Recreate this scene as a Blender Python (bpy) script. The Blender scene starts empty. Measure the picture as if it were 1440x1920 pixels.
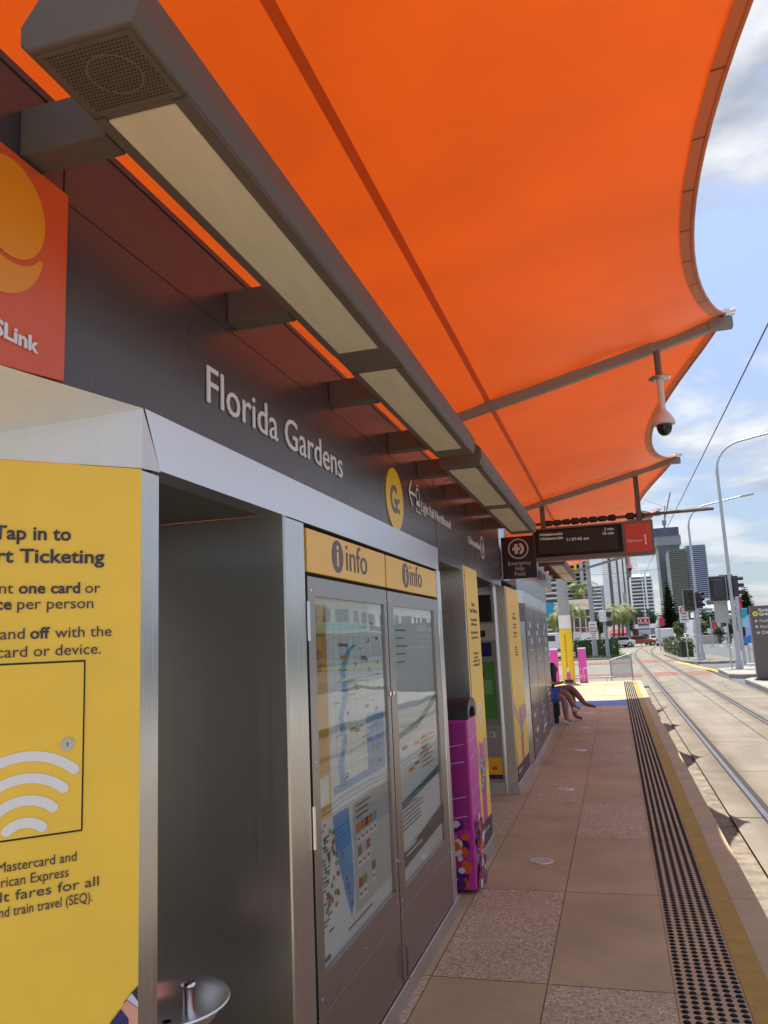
import bpy, bmesh, math, random
from mathutils import Vector, Matrix
R = math.radians
random.seed(7)
scene = bpy.context.scene
col = scene.collection

# ------------------------------------------------------------------ camera
YAW, PITCH, ROLL, F = 0.27496, 0.164814, -0.0441588, 1480.0
CAM = Vector((0, 0, 1.6))
_fw = Vector((-math.sin(YAW) * math.cos(PITCH), math.cos(YAW) * math.cos(PITCH), math.sin(PITCH)))
_r = Vector((math.cos(YAW), math.sin(YAW), 0)); _u = _r.cross(_fw)
_r2 = math.cos(ROLL) * _r + math.sin(ROLL) * _u
_u2 = -math.sin(ROLL) * _r + math.cos(ROLL) * _u
cd = bpy.data.cameras.new("camera"); cam = bpy.data.objects.new("camera", cd); col.objects.link(cam)
M = Matrix((_r2, _u2, -_fw)).transposed().to_4x4(); M.translation = CAM
cam.matrix_world = M
cd.sensor_fit = 'HORIZONTAL'; cd.sensor_width = 36; cd.lens = F / 1440 * 36
cd.clip_start = 0.05; cd.clip_end = 6000
scene.camera = cam

# ------------------------------------------------------------------ sky, sun, exposure
SUN_TO = Vector((-0.19, 0.81, 3.92)).normalized()
W = bpy.data.worlds.new("World"); scene.world = W; W.use_nodes = True
nt = W.node_tree; N = nt.nodes; L = nt.links; N.clear()
def nn(t, **k):
    n = N.new(t)
    for a, b in k.items(): setattr(n, a, b)
    return n
out = nn('ShaderNodeOutputWorld')
sky = nn('ShaderNodeTexSky', sky_type='NISHITA'); sky.sun_disc = False
sky.sun_elevation = math.asin(SUN_TO.z); sky.sun_rotation = math.atan2(SUN_TO.x, SUN_TO.y)
sky.air_density = 1.0; sky.dust_density = 0.15; sky.ozone_density = 2.2
bg = nn('ShaderNodeBackground'); bg.inputs[1].default_value = 0.076
hs = nn('ShaderNodeHueSaturation'); hs.inputs['Saturation'].default_value = 0.66; L.new(sky.outputs[0], hs.inputs['Color']); gr = nn('ShaderNodeMapRange'); gr.inputs[1].default_value = 0.0; gr.inputs[2].default_value = 0.55; gr.inputs[3].default_value = 0.34; gr.inputs[4].default_value = 1.0
hs.inputs['Value'].default_value = 1.0; tn = nn('ShaderNodeMix', data_type='RGBA', blend_type='MULTIPLY'); tn.inputs[0].default_value = 1.0; tn.inputs[7].default_value = (0.93, 0.97, 1.07, 1); L.new(hs.outputs[0], tn.inputs[6]); L.new(tn.outputs[2], bg.inputs[0]); SKYV = gr
tc = nn('ShaderNodeTexCoord'); sp = nn('ShaderNodeSeparateXYZ'); L.new(tc.outputs['Generated'], sp.inputs[0])
def m2(op, a, b=None):
    n = nn('ShaderNodeMath', operation=op)
    for i, v in enumerate((a, b)):
        if v is None: continue
        if isinstance(v, (int, float)): n.inputs[i].default_value = v
        else: L.new(v, n.inputs[i])
    return n.outputs[0]
L.new(sp.outputs[2], SKYV.inputs[0]); L.new(SKYV.outputs[0], hs.inputs['Value'])
zz = m2('ADD', m2('MAXIMUM', sp.outputs[2], 0.0), 0.16)
cv = nn('ShaderNodeCombineXYZ'); L.new(m2('DIVIDE', sp.outputs[0], zz), cv.inputs[0]); L.new(m2('DIVIDE', sp.outputs[1], zz), cv.inputs[1])
cv.inputs[2].default_value = 3.7
n1 = nn('ShaderNodeTexNoise'); n1.inputs['Scale'].default_value = 1.25; n1.inputs['Detail'].default_value = 10; n1.inputs['Roughness'].default_value = 0.53
n1.inputs['Distortion'].default_value = 0.25
L.new(cv.outputs[0], n1.inputs['Vector'])
r1 = nn('ShaderNodeValToRGB'); r1.color_ramp.elements[0].position = 0.465; r1.color_ramp.elements[1].position = 0.575
L.new(n1.outputs[0], r1.inputs[0])
va = nn('ShaderNodeVectorMath', operation='ADD'); va.inputs[1].default_value = (0.03, -0.16, 0); L.new(cv.outputs[0], va.inputs[0])
n2 = nn('ShaderNodeTexNoise'); n2.inputs['Scale'].default_value = 1.25; n2.inputs['Detail'].default_value = 10; n2.inputs['Roughness'].default_value = 0.53; n2.inputs['Distortion'].default_value = 0.25
L.new(va.outputs[0], n2.inputs['Vector'])
r2 = nn('ShaderNodeValToRGB'); r2.color_ramp.elements[0].position = 0.30; r2.color_ramp.elements[1].position = 0.62
r2.color_ramp.elements[0].color = (0.46, 0.50, 0.58, 1); r2.color_ramp.elements[1].color = (1.0, 1.0, 1.0, 1)
L.new(m2('ADD', m2('MULTIPLY', m2('SUBTRACT', n1.outputs[0], n2.outputs[0]), 2.2), 0.5), r2.inputs[0])
bgc = nn('ShaderNodeBackground'); bgc.inputs[1].default_value = 0.31; L.new(r2.outputs[0], bgc.inputs[0])
mx = nn('ShaderNodeMixShader'); cf = nn('ShaderNodeMapRange'); cf.inputs[1].default_value = 0.0; cf.inputs[2].default_value = 0.22; cf.inputs[3].default_value = 0.30; cf.inputs[4].default_value = 0.90; L.new(sp.outputs[2], cf.inputs[0])
L.new(m2('MULTIPLY', r1.outputs[0], cf.outputs[0]), mx.inputs[0]); L.new(bg.outputs[0], mx.inputs[1]); L.new(bgc.outputs[0], mx.inputs[2])
L.new(mx.outputs[0], out.inputs[0])

sl = bpy.data.lights.new("sun", 'SUN'); sl.energy = 2.6; sl.angle = R(0.53); sl.color = (1, 0.955, 0.88)
so = bpy.data.objects.new("sun", sl); col.objects.link(so)
so.rotation_euler = SUN_TO.to_track_quat('Z', 'Y').to_euler(); so.location = (0, 0, 60)
vs = scene.view_settings; vs.view_transform = 'Standard'; vs.look = 'None'; vs.exposure = 1.68; vs.gamma = 1
scene.cycles.max_bounces = 10; scene.cycles.diffuse_bounces = 5; scene.cycles.transparent_max_bounces = 12
scene.cycles.sample_clamp_indirect = 6

# ------------------------------------------------------------------ helpers
def ray(px, py):
    return ((px - 720) / F) * _r2 - ((py - 960) / F) * _u2 + _fw
def at(px, py, **k):
    (a, v), = k.items(); i = 'xyz'.index(a); d = ray(px, py)
    return CAM + d * ((v - CAM[i]) / d[i])

def lin(h):
    h = h.lstrip('#'); o = []
    for i in (0, 2, 4):
        c = int(h[i:i + 2], 16) / 255
        o.append(c / 12.92 if c <= 0.04045 else ((c + 0.055) / 1.055) ** 2.4)
    return tuple(o)

MATS = {}
def mat(name, c, rough=0.5, metal=0.0, var=0.0, scale=8.0, stretch=None, bump=0.0, bscale=None, spec=0.5, emit=None, alpha=None, rvar=0.0, detail=5):
    if name in MATS: return MATS[name]
    if isinstance(c, str): c = lin(c)
    m = bpy.data.materials.new(name); m.use_nodes = True; t = m.node_tree; b = t.nodes['Principled BSDF']
    b.inputs['Base Color'].default_value = (*c, 1); b.inputs['Roughness'].default_value = rough; b.inputs['Metallic'].default_value = metal
    b.inputs['Specular IOR Level'].default_value = spec
    if emit: b.inputs['Emission Color'].default_value = (*emit[0], 1); b.inputs['Emission Strength'].default_value = emit[1]
    if var or bump or rvar:
        tc = t.nodes.new('ShaderNodeTexCoord'); mp = t.nodes.new('ShaderNodeMapping')
        if stretch: mp.inputs['Scale'].default_value = stretch
        t.links.new(tc.outputs['Object'], mp.inputs[0])
        nz = t.nodes.new('ShaderNodeTexNoise'); nz.inputs['Scale'].default_value = scale; nz.inputs['Detail'].default_value = detail; nz.inputs['Roughness'].default_value = 0.62
        t.links.new(mp.outputs[0], nz.inputs['Vector'])
        if var:
            rp = t.nodes.new('ShaderNodeValToRGB'); rp.color_ramp.elements[0].position = 0.3; rp.color_ramp.elements[1].position = 0.7
            rp.color_ramp.elements[0].color = (*[max(0, x * (1 - var)) for x in c], 1); rp.color_ramp.elements[1].color = (*[min(1, x * (1 + var)) for x in c], 1)
            t.links.new(nz.outputs[0], rp.inputs[0]); t.links.new(rp.outputs[0], b.inputs['Base Color'])
        if rvar:
            mr = t.nodes.new('ShaderNodeMapRange'); mr.inputs[1].default_value = 0.3; mr.inputs[2].default_value = 0.7
            mr.inputs[3].default_value = max(0.02, rough - rvar); mr.inputs[4].default_value = min(1, rough + rvar)
            t.links.new(nz.outputs[0], mr.inputs[0]); t.links.new(mr.outputs[0], b.inputs['Roughness'])
        if bump:
            nb = t.nodes.new('ShaderNodeTexNoise'); nb.inputs['Scale'].default_value = bscale or scale * 3; nb.inputs['Detail'].default_value = 4
            t.links.new(mp.outputs[0], nb.inputs['Vector'])
            bp = t.nodes.new('ShaderNodeBump'); bp.inputs['Strength'].default_value = bump; bp.inputs['Distance'].default_value = 0.02
            t.links.new(nb.outputs[0], bp.inputs['Height']); t.links.new(bp.outputs[0], b.inputs['Normal'])
    MATS[name] = m; return m

ORIG = {}
class MB:
    def __init__(s): s.v = []; s.f = []; s.mi = []; s.cur = 0
    def add(s, vs, fs):
        o = len(s.v); s.v += [tuple(v) for v in vs]
        for f in fs: s.f.append(tuple(i + o for i in f)); s.mi.append(s.cur)
        return s
    def m(s, i): s.cur = i; return s
    def box(s, x0, x1, y0, y1, z0, z1):
        return s.add([(x, y, z) for z in (z0, z1) for y in (y0, y1) for x in (x0, x1)],
                     [(0, 2, 3, 1), (4, 5, 7, 6), (0, 1, 5, 4), (2, 6, 7, 3), (0, 4, 6, 2), (1, 3, 7, 5)])
    def obox(s, c, u, v, w):
        c, u, v, w = map(Vector, (c, u, v, w))
        return s.add([c + a * u + b * v + d * w for d in (-1, 1) for b in (-1, 1) for a in (-1, 1)],
                     [(0, 2, 3, 1), (4, 5, 7, 6), (0, 1, 5, 4), (2, 6, 7, 3), (0, 4, 6, 2), (1, 3, 7, 5)])
    def quad(s, a, b, c, d): return s.add([a, b, c, d], [(0, 1, 2, 3)])
    def prism(s, pts, o, u, v, d):
        """polygon pts (a,b) in frame o,u,v extruded by vector d"""
        o, u, v, d = map(Vector, (o, u, v, d)); n = len(pts)
        a = [o + u * p + v * q for p, q in pts]
        return s.add(a + [p + d for p in a], [tuple(range(n)), tuple(range(2 * n - 1, n - 1, -1))] + [(i, i + n, (i + 1) % n + n, (i + 1) % n) for i in range(n)])
    def foot(s, pts, z0, z1): return s.prism(pts, (0, 0, z0), (1, 0, 0), (0, 1, 0), (0, 0, z1 - z0))
    def tube(s, pts, r, n=8, cap=True):
        pts = [Vector(p) for p in pts]; k = len(pts); rs = r if isinstance(r, (list, tuple)) else [r] * k
        vs = []; fs = []
        t0 = (pts[1] - pts[0]).normalized(); ref = Vector((0, 0, 1)) if abs(t0.z) < 0.9 else Vector((1, 0, 0))
        a = t0.cross(ref).normalized()
        for i, p in enumerate(pts):
            t = (pts[min(i + 1, k - 1)] - pts[max(i - 1, 0)]).normalized()
            a = (a - t * a.dot(t)).normalized(); b = t.cross(a)
            for j in range(n):
                q = 2 * math.pi * j / n; vs.append(p + (a * math.cos(q) + b * math.sin(q)) * rs[i])
        for i in range(k - 1):
            for j in range(n): fs.append((i * n + j, i * n + (j + 1) % n, (i + 1) * n + (j + 1) % n, (i + 1) * n + j))
        if cap: fs.append(tuple(range(n - 1, -1, -1))); fs.append(tuple(range((k - 1) * n, k * n)))
        return s.add(vs, fs)
    def lathe(s, prof, c, n=24, sx=1, sy=1):
        vs = []; fs = []; k = len(prof)
        for r, z in prof:
            for j in range(n):
                q = 2 * math.pi * j / n; vs.append((c[0] + r * sx * math.cos(q), c[1] + r * sy * math.sin(q), c[2] + z))
        for i in range(k - 1):
            for j in range(n): fs.append((i * n + j, i * n + (j + 1) % n, (i + 1) * n + (j + 1) % n, (i + 1) * n + j))
        return s.add(vs, fs)
    def disc(s, o, u, v, ru, rv, d, n=32):
        return s.prism([(ru * math.cos(2 * math.pi * i / n), rv * math.sin(2 * math.pi * i / n)) for i in range(n)], o, u, v, d)
    def text(s, body, o, u, v, size, align='L', bold=False, width=None, off=0.0012, th=0.0006, gap=None):
        tv, tf, w = text_mesh(body, bold); o, u, v = map(Vector, (o, u, v)); nrm = u.cross(v)
        sx = size if width is None else width / max(w, 1e-6)
        x0 = {'L': 0, 'C': -w * sx / 2, 'R': -w * sx}[align]
        s.add([o + u * (x0 + p[0] * sx) + v * (p[1] * size) + nrm * (off + (th if p[2] > 0 else 0)) for p in tv], tf)
        return s
    def rects(s, o, u, v, lst, off=0.001):
        o, u, v = map(Vector, (o, u, v)); n = u.cross(v) * off
        for a0, a1, b0, b1 in lst: s.add([o + u * a + v * b + n for a, b in ((a0, b0), (a1, b0), (a1, b1), (a0, b1))], [(0, 1, 2, 3)])
        return s
    def build(s, name, mats, parent=None, smooth=False, bevel=0, angle=35):
        org = ORIG.get(parent.name, Vector((0, 0, 0))) if parent else Vector((0, 0, 0))
        me = bpy.data.meshes.new(name); me.from_pydata([tuple(Vector(p) - org) for p in s.v], [], s.f)
        if not isinstance(mats, (list, tuple)): mats = [mats]
        for m in mats: me.materials.append(m)
        me.polygons.foreach_set('material_index', s.mi)
        bm = bmesh.new(); bm.from_mesh(me)
        if len(bm.faces) < 60000: bmesh.ops.recalc_face_normals(bm, faces=bm.faces)
        bm.to_mesh(me); bm.free()
        if smooth:
            me.polygons.foreach_set('use_smooth', [True] * len(me.polygons)); me.set_sharp_from_angle(angle=R(angle))
        me.update()
        o = bpy.data.objects.new(name, me); col.objects.link(o)
        if parent: o.parent = parent; ORIG[o.name] = org
        if bevel:
            b = o.modifiers.new('bevel', 'BEVEL'); b.width = bevel; b.segments = 2; b.limit_method = 'ANGLE'; b.angle_limit = R(40)
        return o

_TC = {}
def text_mesh(body, bold=False):
    k = (body, bold)
    if k in _TC: return _TC[k]
    c = bpy.data.curves.new('lettering', 'FONT'); c.body = body; c.size = 1; c.extrude = 0.01; c.resolution_u = 3
    if bold: c.offset = 0.022
    o = bpy.data.objects.new('lettering', c); col.objects.link(o)
    dg = bpy.context.evaluated_depsgraph_get(); dg.update()
    me = bpy.data.meshes.new_from_object(o.evaluated_get(dg))
    vs = [tuple(p.co) for p in me.vertices]; fs = [tuple(p.vertices) for p in me.polygons]
    x0 = min(p[0] for p in vs); w = max(p[0] for p in vs) - x0
    vs = [(p[0] - x0, p[1], p[2]) for p in vs]
    bpy.data.objects.remove(o); bpy.data.curves.remove(c); bpy.data.meshes.remove(me)
    _TC[k] = (vs, fs, w); return _TC[k]

def tag(o, label, cat, group=None, kind=None):
    if label: o['label'] = label
    if cat: o['category'] = cat
    if group: o['group'] = group
    if kind: o['kind'] = kind
    return o
def thing(name, loc, label, cat, group=None):
    o = bpy.data.objects.new(name, None); col.objects.link(o); o.location = loc; o.empty_display_size = 0.2
    ORIG[o.name] = Vector(loc); return tag(o, label, cat, group)
def struct(o): o['kind'] = 'structure'; return o
def copy_tree(o, loc=None, rotz=None, parent=None, label=None):
    c = o.copy(); col.objects.link(c)
    if parent: c.parent = parent
    if loc is not None: c.location = loc
    if rotz is not None: c.rotation_euler = (0, 0, rotz)
    if label: c['label'] = label
    for ch in list(o.children): copy_tree(ch, parent=c)
    return c
X, Y, Z = Vector((1, 0, 0)), Vector((0, 1, 0)), Vector((0, 0, 1))

# ------------------------------------------------------------------ materials
def steel(name, c=(0.50, 0.49, 0.47), rough=0.3, str_=(70, 70, 1.0)):
    return mat(name, c, rough=rough, metal=1.0, var=0.03, scale=2.0, stretch=str_, rvar=0.03, detail=3)
STEEL = steel('brushed_steel', (0.56, 0.55, 0.53), 0.25)
STEEL_DK = steel('alcove_steel', (0.72, 0.70, 0.65), 0.33)
STEEL_LT = steel('fascia_steel', (0.68, 0.68, 0.69), 0.30, (1, 1, 1.3))
STEEL_DOOR = steel('door_steel', (0.36, 0.34, 0.33), 0.33)
CHROME = mat('chrome', (0.75, 0.75, 0.75), rough=0.06, metal=1)
BEAM = mat('bronze_paint', (0.115, 0.088, 0.072), rough=0.52, spec=.35, var=0.08, scale=30, rvar=0.06)
DARKP = mat('dark_panel', (0.066, 0.054, 0.056), rough=0.27, var=0.05, scale=3, rvar=0.02)
BLACK = mat('black_gap', (0.012, 0.011, 0.011), rough=0.6)
YELLOW = mat('yellow_vinyl', lin('#f5ca46'), rough=0.38, var=0.05, scale=4, rvar=0.08)
YELLOW2 = mat('yellow_header', lin('#f4c452'), rough=0.34, var=0.03, scale=5)
INK = mat('navy_ink', (0.045, 0.035, 0.06), rough=0.5)
INKG = mat('grey_ink', (0.12, 0.105, 0.115), rough=0.45)
WHITE = mat('white_vinyl', (0.78, 0.78, 0.78), rough=0.4)
WHITE2 = mat('soft_white_letter', (0.72, 0.70, 0.70), rough=0.45)
DIFFUSER = mat('diffuser_acrylic', (0.66, 0.58, 0.42), rough=0.5, var=0.07, scale=5, stretch=(3, .6, 1))
TRANS_OR = mat('orange_sign', lin('#d8542c'), rough=0.3, var=0.03, scale=4)
LOGO_OR = mat('logo_orange', lin('#e88a18'), rough=0.35)
MAGENTA = mat('magenta_vinyl', lin('#c43c9c'), rough=0.35, var=0.04, scale=6)
MAGENTA_DK = mat('magenta_panel', lin('#a52f88'), rough=0.35, var=0.04, scale=6)
PINKP = mat('pink_pillar', lin('#e052c4'), rough=0.4, var=0.03, scale=5)
PLASTIC_DK = mat('dark_plastic', (0.035, 0.036, 0.04), rough=0.42)
GALV = mat('galvanised_steel', (0.40, 0.43, 0.46), rough=0.5, metal=0.55, var=0.1, scale=6)
GREYP = mat('grey_paint', (0.34, 0.36, 0.38), rough=0.5, var=0.06, scale=4)
CONC = mat('concrete', (0.200, 0.172, 0.130), rough=0.85, var=0.24, scale=1.1, bump=0.25, bscale=60)
KERB = mat('kerb_concrete', (0.28, 0.265, 0.23), rough=0.9, var=0.25, scale=3, bump=0.3, bscale=40)
ASPH = mat('asphalt', (0.10, 0.105, 0.11), rough=0.9, var=0.15, scale=0.5, bump=0.2, bscale=60)
REDPAVE = mat('red_paving', (0.20, 0.085, 0.058), rough=0.85, var=0.18, scale=2)
ROADPAVE = mat('pale_paving', (0.175, 0.165, 0.145), rough=0.9, var=0.15, scale=1)
RAILST = mat('rail_steel', (0.26, 0.25, 0.25), rough=0.4, metal=1, var=0.1, scale=5)
GROOVE = mat('rail_groove', (0.035, 0.028, 0.025), rough=0.9)
YLINE = mat('yellow_line_paint', (0.36, 0.235, 0.035), rough=0.75, var=0.16, scale=9, bump=0.1, bscale=40)
BLUELINE = mat('blue_line_paint', (0.03, 0.13, 0.48), rough=0.5, var=0.1, scale=6)
GRASS = mat('grass', (0.085, 0.12, 0.03), rough=0.9, var=0.35, scale=3)
GLASSDK = mat('dark_glass', (0.02, 0.024, 0.03), rough=0.06, spec=0.6)
RUBBER = mat('rubber', (0.02, 0.02, 0.02), rough=0.8)
SCREEN = mat('screen_glass', (0.016, 0.018, 0.016), rough=0.12, spec=0.12)

# leaf materials
LEAF1 = mat('leaf_mid', (0.060, 0.105, 0.022), rough=0.6, var=0.45, scale=0.9)
LEAF2 = mat('leaf_dark', (0.025, 0.050, 0.018), rough=0.6, var=0.45, scale=0.6)
LEAF3 = mat('leaf_palm', (0.130, 0.165, 0.025), rough=0.55, var=0.35, scale=0.8)
BARK = mat('bark', (0.16, 0.12, 0.09), rough=0.9, var=0.3, scale=5)

# fabric: diffuse + translucent
def fabric(name, c, tr, var=0.09):
    m = bpy.data.materials.new(name); m.use_nodes = True; t = m.node_tree; t.nodes.clear()
    o = t.nodes.new('ShaderNodeOutputMaterial'); d = t.nodes.new('ShaderNodeBsdfDiffuse'); tl = t.nodes.new('ShaderNodeBsdfTranslucent')
    mxs = t.nodes.new('ShaderNodeMixShader'); mxs.inputs[0].default_value = tr
    tc = t.nodes.new('ShaderNodeTexCoord'); nz = t.nodes.new('ShaderNodeTexNoise'); nz.inputs['Scale'].default_value = 1.6; nz.inputs['Detail'].default_value = 6
    t.links.new(tc.outputs['Object'], nz.inputs[0])
    rp = t.nodes.new('ShaderNodeValToRGB'); rp.color_ramp.elements[0].position = .3; rp.color_ramp.elements[1].position = .7
    rp.color_ramp.elements[0].color = (*[x * (1 - var) for x in c], 1); rp.color_ramp.elements[1].color = (*[min(1, x * (1 + var)) for x in c], 1)
    t.links.new(nz.outputs[0], rp.inputs[0])
    wv = t.nodes.new('ShaderNodeTexNoise'); wv.inputs['Scale'].default_value = 420; t.links.new(tc.outputs['Object'], wv.inputs[0])
    bp = t.nodes.new('ShaderNodeBump'); bp.inputs['Strength'].default_value = .12; bp.inputs['Distance'].default_value = .003; t.links.new(wv.outputs[0], bp.inputs['Height'])
    for b in (d, tl): t.links.new(rp.outputs[0], b.inputs[0]); t.links.new(bp.outputs[0], b.inputs['Normal'])
    t.links.new(d.outputs[0], mxs.inputs[1]); t.links.new(tl.outputs[0], mxs.inputs[2])
    gl = t.nodes.new('ShaderNodeBsdfGlossy'); gl.inputs['Roughness'].default_value = .5; lw_ = t.nodes.new('ShaderNodeLayerWeight'); lw_.inputs[0].default_value = .5; pw = t.nodes.new('ShaderNodeMath'); pw.operation = 'POWER'; pw.inputs[1].default_value = 4; fr = t.nodes.new('ShaderNodeMath'); fr.operation = 'MULTIPLY_ADD'; fr.inputs[1].default_value = .5; fr.inputs[2].default_value = .03; t.links.new(lw_.outputs['Facing'], pw.inputs[0]); t.links.new(pw.outputs[0], fr.inputs[0]); m3 = t.nodes.new('ShaderNodeMixShader')
    t.links.new(fr.outputs[0], m3.inputs[0]); t.links.new(mxs.outputs[0], m3.inputs[1]); t.links.new(gl.outputs[0], m3.inputs[2]); t.links.new(m3.outputs[0], o.inputs[0])
    MATS[name] = m; return m
FAB = fabric('orange_membrane', (0.79, 0.104, 0.007), 0.19)
FAB2 = fabric('doubled_membrane', (0.62, 0.165, 0.045), 0.155)
FAB3 = fabric('seam_membrane', (0.74, 0.110, 0.010), 0.176)

def track_concrete():
    m = bpy.data.materials.new('track_concrete'); m.use_nodes = True; t = m.node_tree; b = t.nodes['Principled BSDF']; b.inputs['Roughness'].default_value = .88
    N_ = t.nodes.new; lk = t.links.new; tc = N_('ShaderNodeTexCoord')
    def noise(sc, det, st=(1, 1, 1)):
        mp = N_('ShaderNodeMapping'); mp.inputs['Scale'].default_value = st; lk(tc.outputs['Object'], mp.inputs[0]); n = N_('ShaderNodeTexNoise'); n.inputs['Scale'].default_value = sc; n.inputs['Detail'].default_value = det; lk(mp.outputs[0], n.inputs[0]); return n.outputs[0]
    def ramp(src, p0, p1, c0, c1):
        r = N_('ShaderNodeValToRGB'); r.color_ramp.elements[0].position = p0; r.color_ramp.elements[1].position = p1; r.color_ramp.elements[0].color = (*c0, 1); r.color_ramp.elements[1].color = (*c1, 1); lk(src, r.inputs[0]); return r.outputs[0]
    def mul(a, c, f):
        x = N_('ShaderNodeMix'); x.data_type = 'RGBA'; x.blend_type = 'MULTIPLY'; x.inputs[0].default_value = f; lk(a, x.inputs[6]); lk(c, x.inputs[7]); return x.outputs[2]
    def mth(op, a, v=None):
        x = N_('ShaderNodeMath'); x.operation = op
        for i, q in enumerate((a, v)):
            if q is None: continue
            if isinstance(q, float): x.inputs[i].default_value = q
            else: lk(q, x.inputs[i])
        return x.outputs[0]
    last = ramp(noise(1.2, 8), .3, .7, (.165, .142, .105), (.235, .202, .155))
    last = mul(last, ramp(noise(2.2, 7, (1, .12, 1)), .45, .75, (1, 1, 1), (.70, .66, .62)), .8)
    sx = N_('ShaderNodeSeparateXYZ'); lk(tc.outputs['Object'], sx.inputs[0]); wob = mth('MULTIPLY', mth('SUBTRACT', noise(3.0, 5, (1, .5, 1)), .5), .22)
    for x0 in (1.335, 2.78):
        d = mth('ABSOLUTE', mth('SUBTRACT', mth('ADD', sx.outputs[0], wob), x0)); last = mul(last, ramp(d, .07, .26, (.66, .60, .55), (1, 1, 1)), .75)
    vo = N_('ShaderNodeTexVoronoi'); vo.feature = 'DISTANCE_TO_EDGE'; vo.inputs['Scale'].default_value = .33; wv = N_('ShaderNodeMix'); wv.data_type = 'RGBA'; wv.inputs[0].default_value = .25
    nz = N_('ShaderNodeTexNoise'); nz.inputs['Scale'].default_value = 1.4; lk(tc.outputs['Object'], nz.inputs[0]); lk(tc.outputs['Object'], wv.inputs[6]); lk(nz.outputs['Color'], wv.inputs[7]); lk(wv.outputs[2], vo.inputs[0])
    last = mul(last, ramp(vo.outputs['Distance'], .0, .006, (.55, .5, .45), (1, 1, 1)), .7)
    last = mul(last, ramp(noise(5.5, 3), .70, .74, (1, 1, 1), (.6, .56, .52)), .6)
    lk(last, b.inputs['Base Color']); bp = N_('ShaderNodeBump'); bp.inputs['Strength'].default_value = .25; bp.inputs['Distance'].default_value = .01; lk(noise(60, 4), bp.inputs['Height']); lk(bp.outputs[0], b.inputs['Normal']); return m
TRACKC = track_concrete()

# platform paving with slab joints and broom marks
def paving(name, c, speck):
    m = bpy.data.materials.new(name); m.use_nodes = True; t = m.node_tree; b = t.nodes['Principled BSDF']; b.inputs['Roughness'].default_value = .72
    tc = t.nodes.new('ShaderNodeTexCoord')
    def noise(sc, det=5, st=None):
        n = t.nodes.new('ShaderNodeTexNoise'); n.inputs['Scale'].default_value = sc; n.inputs['Detail'].default_value = det
        if st:
            mp = t.nodes.new('ShaderNodeMapping'); mp.inputs['Scale'].default_value = st; t.links.new(tc.outputs['Object'], mp.inputs[0]); t.links.new(mp.outputs[0], n.inputs[0])
        else: t.links.new(tc.outputs['Object'], n.inputs[0])
        return n
    def ramp(src, p0, p1, c0, c1):
        r = t.nodes.new('ShaderNodeValToRGB'); r.color_ramp.elements[0].position = p0; r.color_ramp.elements[1].position = p1
        r.color_ramp.elements[0].color = (*c0, 1); r.color_ramp.elements[1].color = (*c1, 1); t.links.new(src, r.inputs[0]); return r
    base = ramp(noise(1.7).outputs[0], .3, .7, [x * .86 for x in c], [x * 1.12 for x in c])
    if speck:
        vo = t.nodes.new('ShaderNodeTexVoronoi'); vo.inputs['Scale'].default_value = 88; t.links.new(tc.outputs['Object'], vo.inputs[0])
        sx = t.nodes.new('ShaderNodeSeparateColor'); t.links.new(vo.outputs['Color'], sx.inputs[0])
        cr = t.nodes.new('ShaderNodeValToRGB'); e = cr.color_ramp.elements; e[0].position = 0; e[0].color = (.14, .10, .075, 1); e[1].position = 1; e[1].color = (.80, .70, .58, 1)
        for p, q in ((.22, (.33, .245, .15)), (.6, (.47, .36, .23)), (.86, (.58, .47, .32))): a = e.new(p); a.color = (*q, 1)
        t.links.new(sx.outputs[0], cr.inputs[0])
        mm = t.nodes.new('ShaderNodeMix'); mm.data_type = 'RGBA'; mm.inputs[0].default_value = .55
        t.links.new(base.outputs[0], mm.inputs[6]); t.links.new(cr.outputs[0], mm.inputs[7]); last = mm.outputs[2]
        bp = t.nodes.new('ShaderNodeBump'); bp.inputs['Strength'].default_value = .5; bp.inputs['Distance'].default_value = .004; t.links.new(vo.outputs['Distance'], bp.inputs['Height']); t.links.new(bp.outputs[0], b.inputs['Normal'])
    else:
        st = ramp(noise(7, 6, (1.0, 14, 1)).outputs[0], .42, .72, (1, 1, 1), (.82, .80, .78))
        mm = t.nodes.new('ShaderNodeMix'); mm.data_type = 'RGBA'; mm.blend_type = 'MULTIPLY'; mm.inputs[0].default_value = .7
        t.links.new(base.outputs[0], mm.inputs[6]); t.links.new(st.outputs[0], mm.inputs[7]); last = mm.outputs[2]
        dk = ramp(noise(2.3, 8).outputs[0], .62, .78, (1, 1, 1), (.72, .68, .66))
        m3 = t.nodes.new('ShaderNodeMix'); m3.data_type = 'RGBA'; m3.blend_type = 'MULTIPLY'; m3.inputs[0].default_value = .8
        t.links.new(last, m3.inputs[6]); t.links.new(dk.outputs[0], m3.inputs[7]); last = m3.outputs[2]
        vg = t.nodes.new('ShaderNodeTexVoronoi'); vg.inputs['Scale'].default_value = 3.1; t.links.new(tc.outputs['Object'], vg.inputs[0])
        gs = ramp(vg.outputs['Distance'], .035, .055, (.55, .52, .5), (1, 1, 1)); m4 = t.nodes.new('ShaderNodeMix'); m4.data_type = 'RGBA'; m4.blend_type = 'MULTIPLY'; m4.inputs[0].default_value = .55
        t.links.new(last, m4.inputs[6]); t.links.new(gs.outputs[0], m4.inputs[7]); last = m4.outputs[2]
        bp = t.nodes.new('ShaderNodeBump'); bp.inputs['Strength'].default_value = .12; bp.inputs['Distance'].default_value = .004; nb = noise(90, 3, (.5, 3, 1)); t.links.new(nb.outputs[0], bp.inputs['Height']); t.links.new(bp.outputs[0], b.inputs['Normal'])
    t.links.new(last, b.inputs['Base Color']); MATS[name] = m; return m
PAVE = paving('smooth_paving', (0.435, 0.336, 0.192), False)
AGG = paving('aggregate_paving', (0.46, 0.355, 0.235), True)
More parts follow.
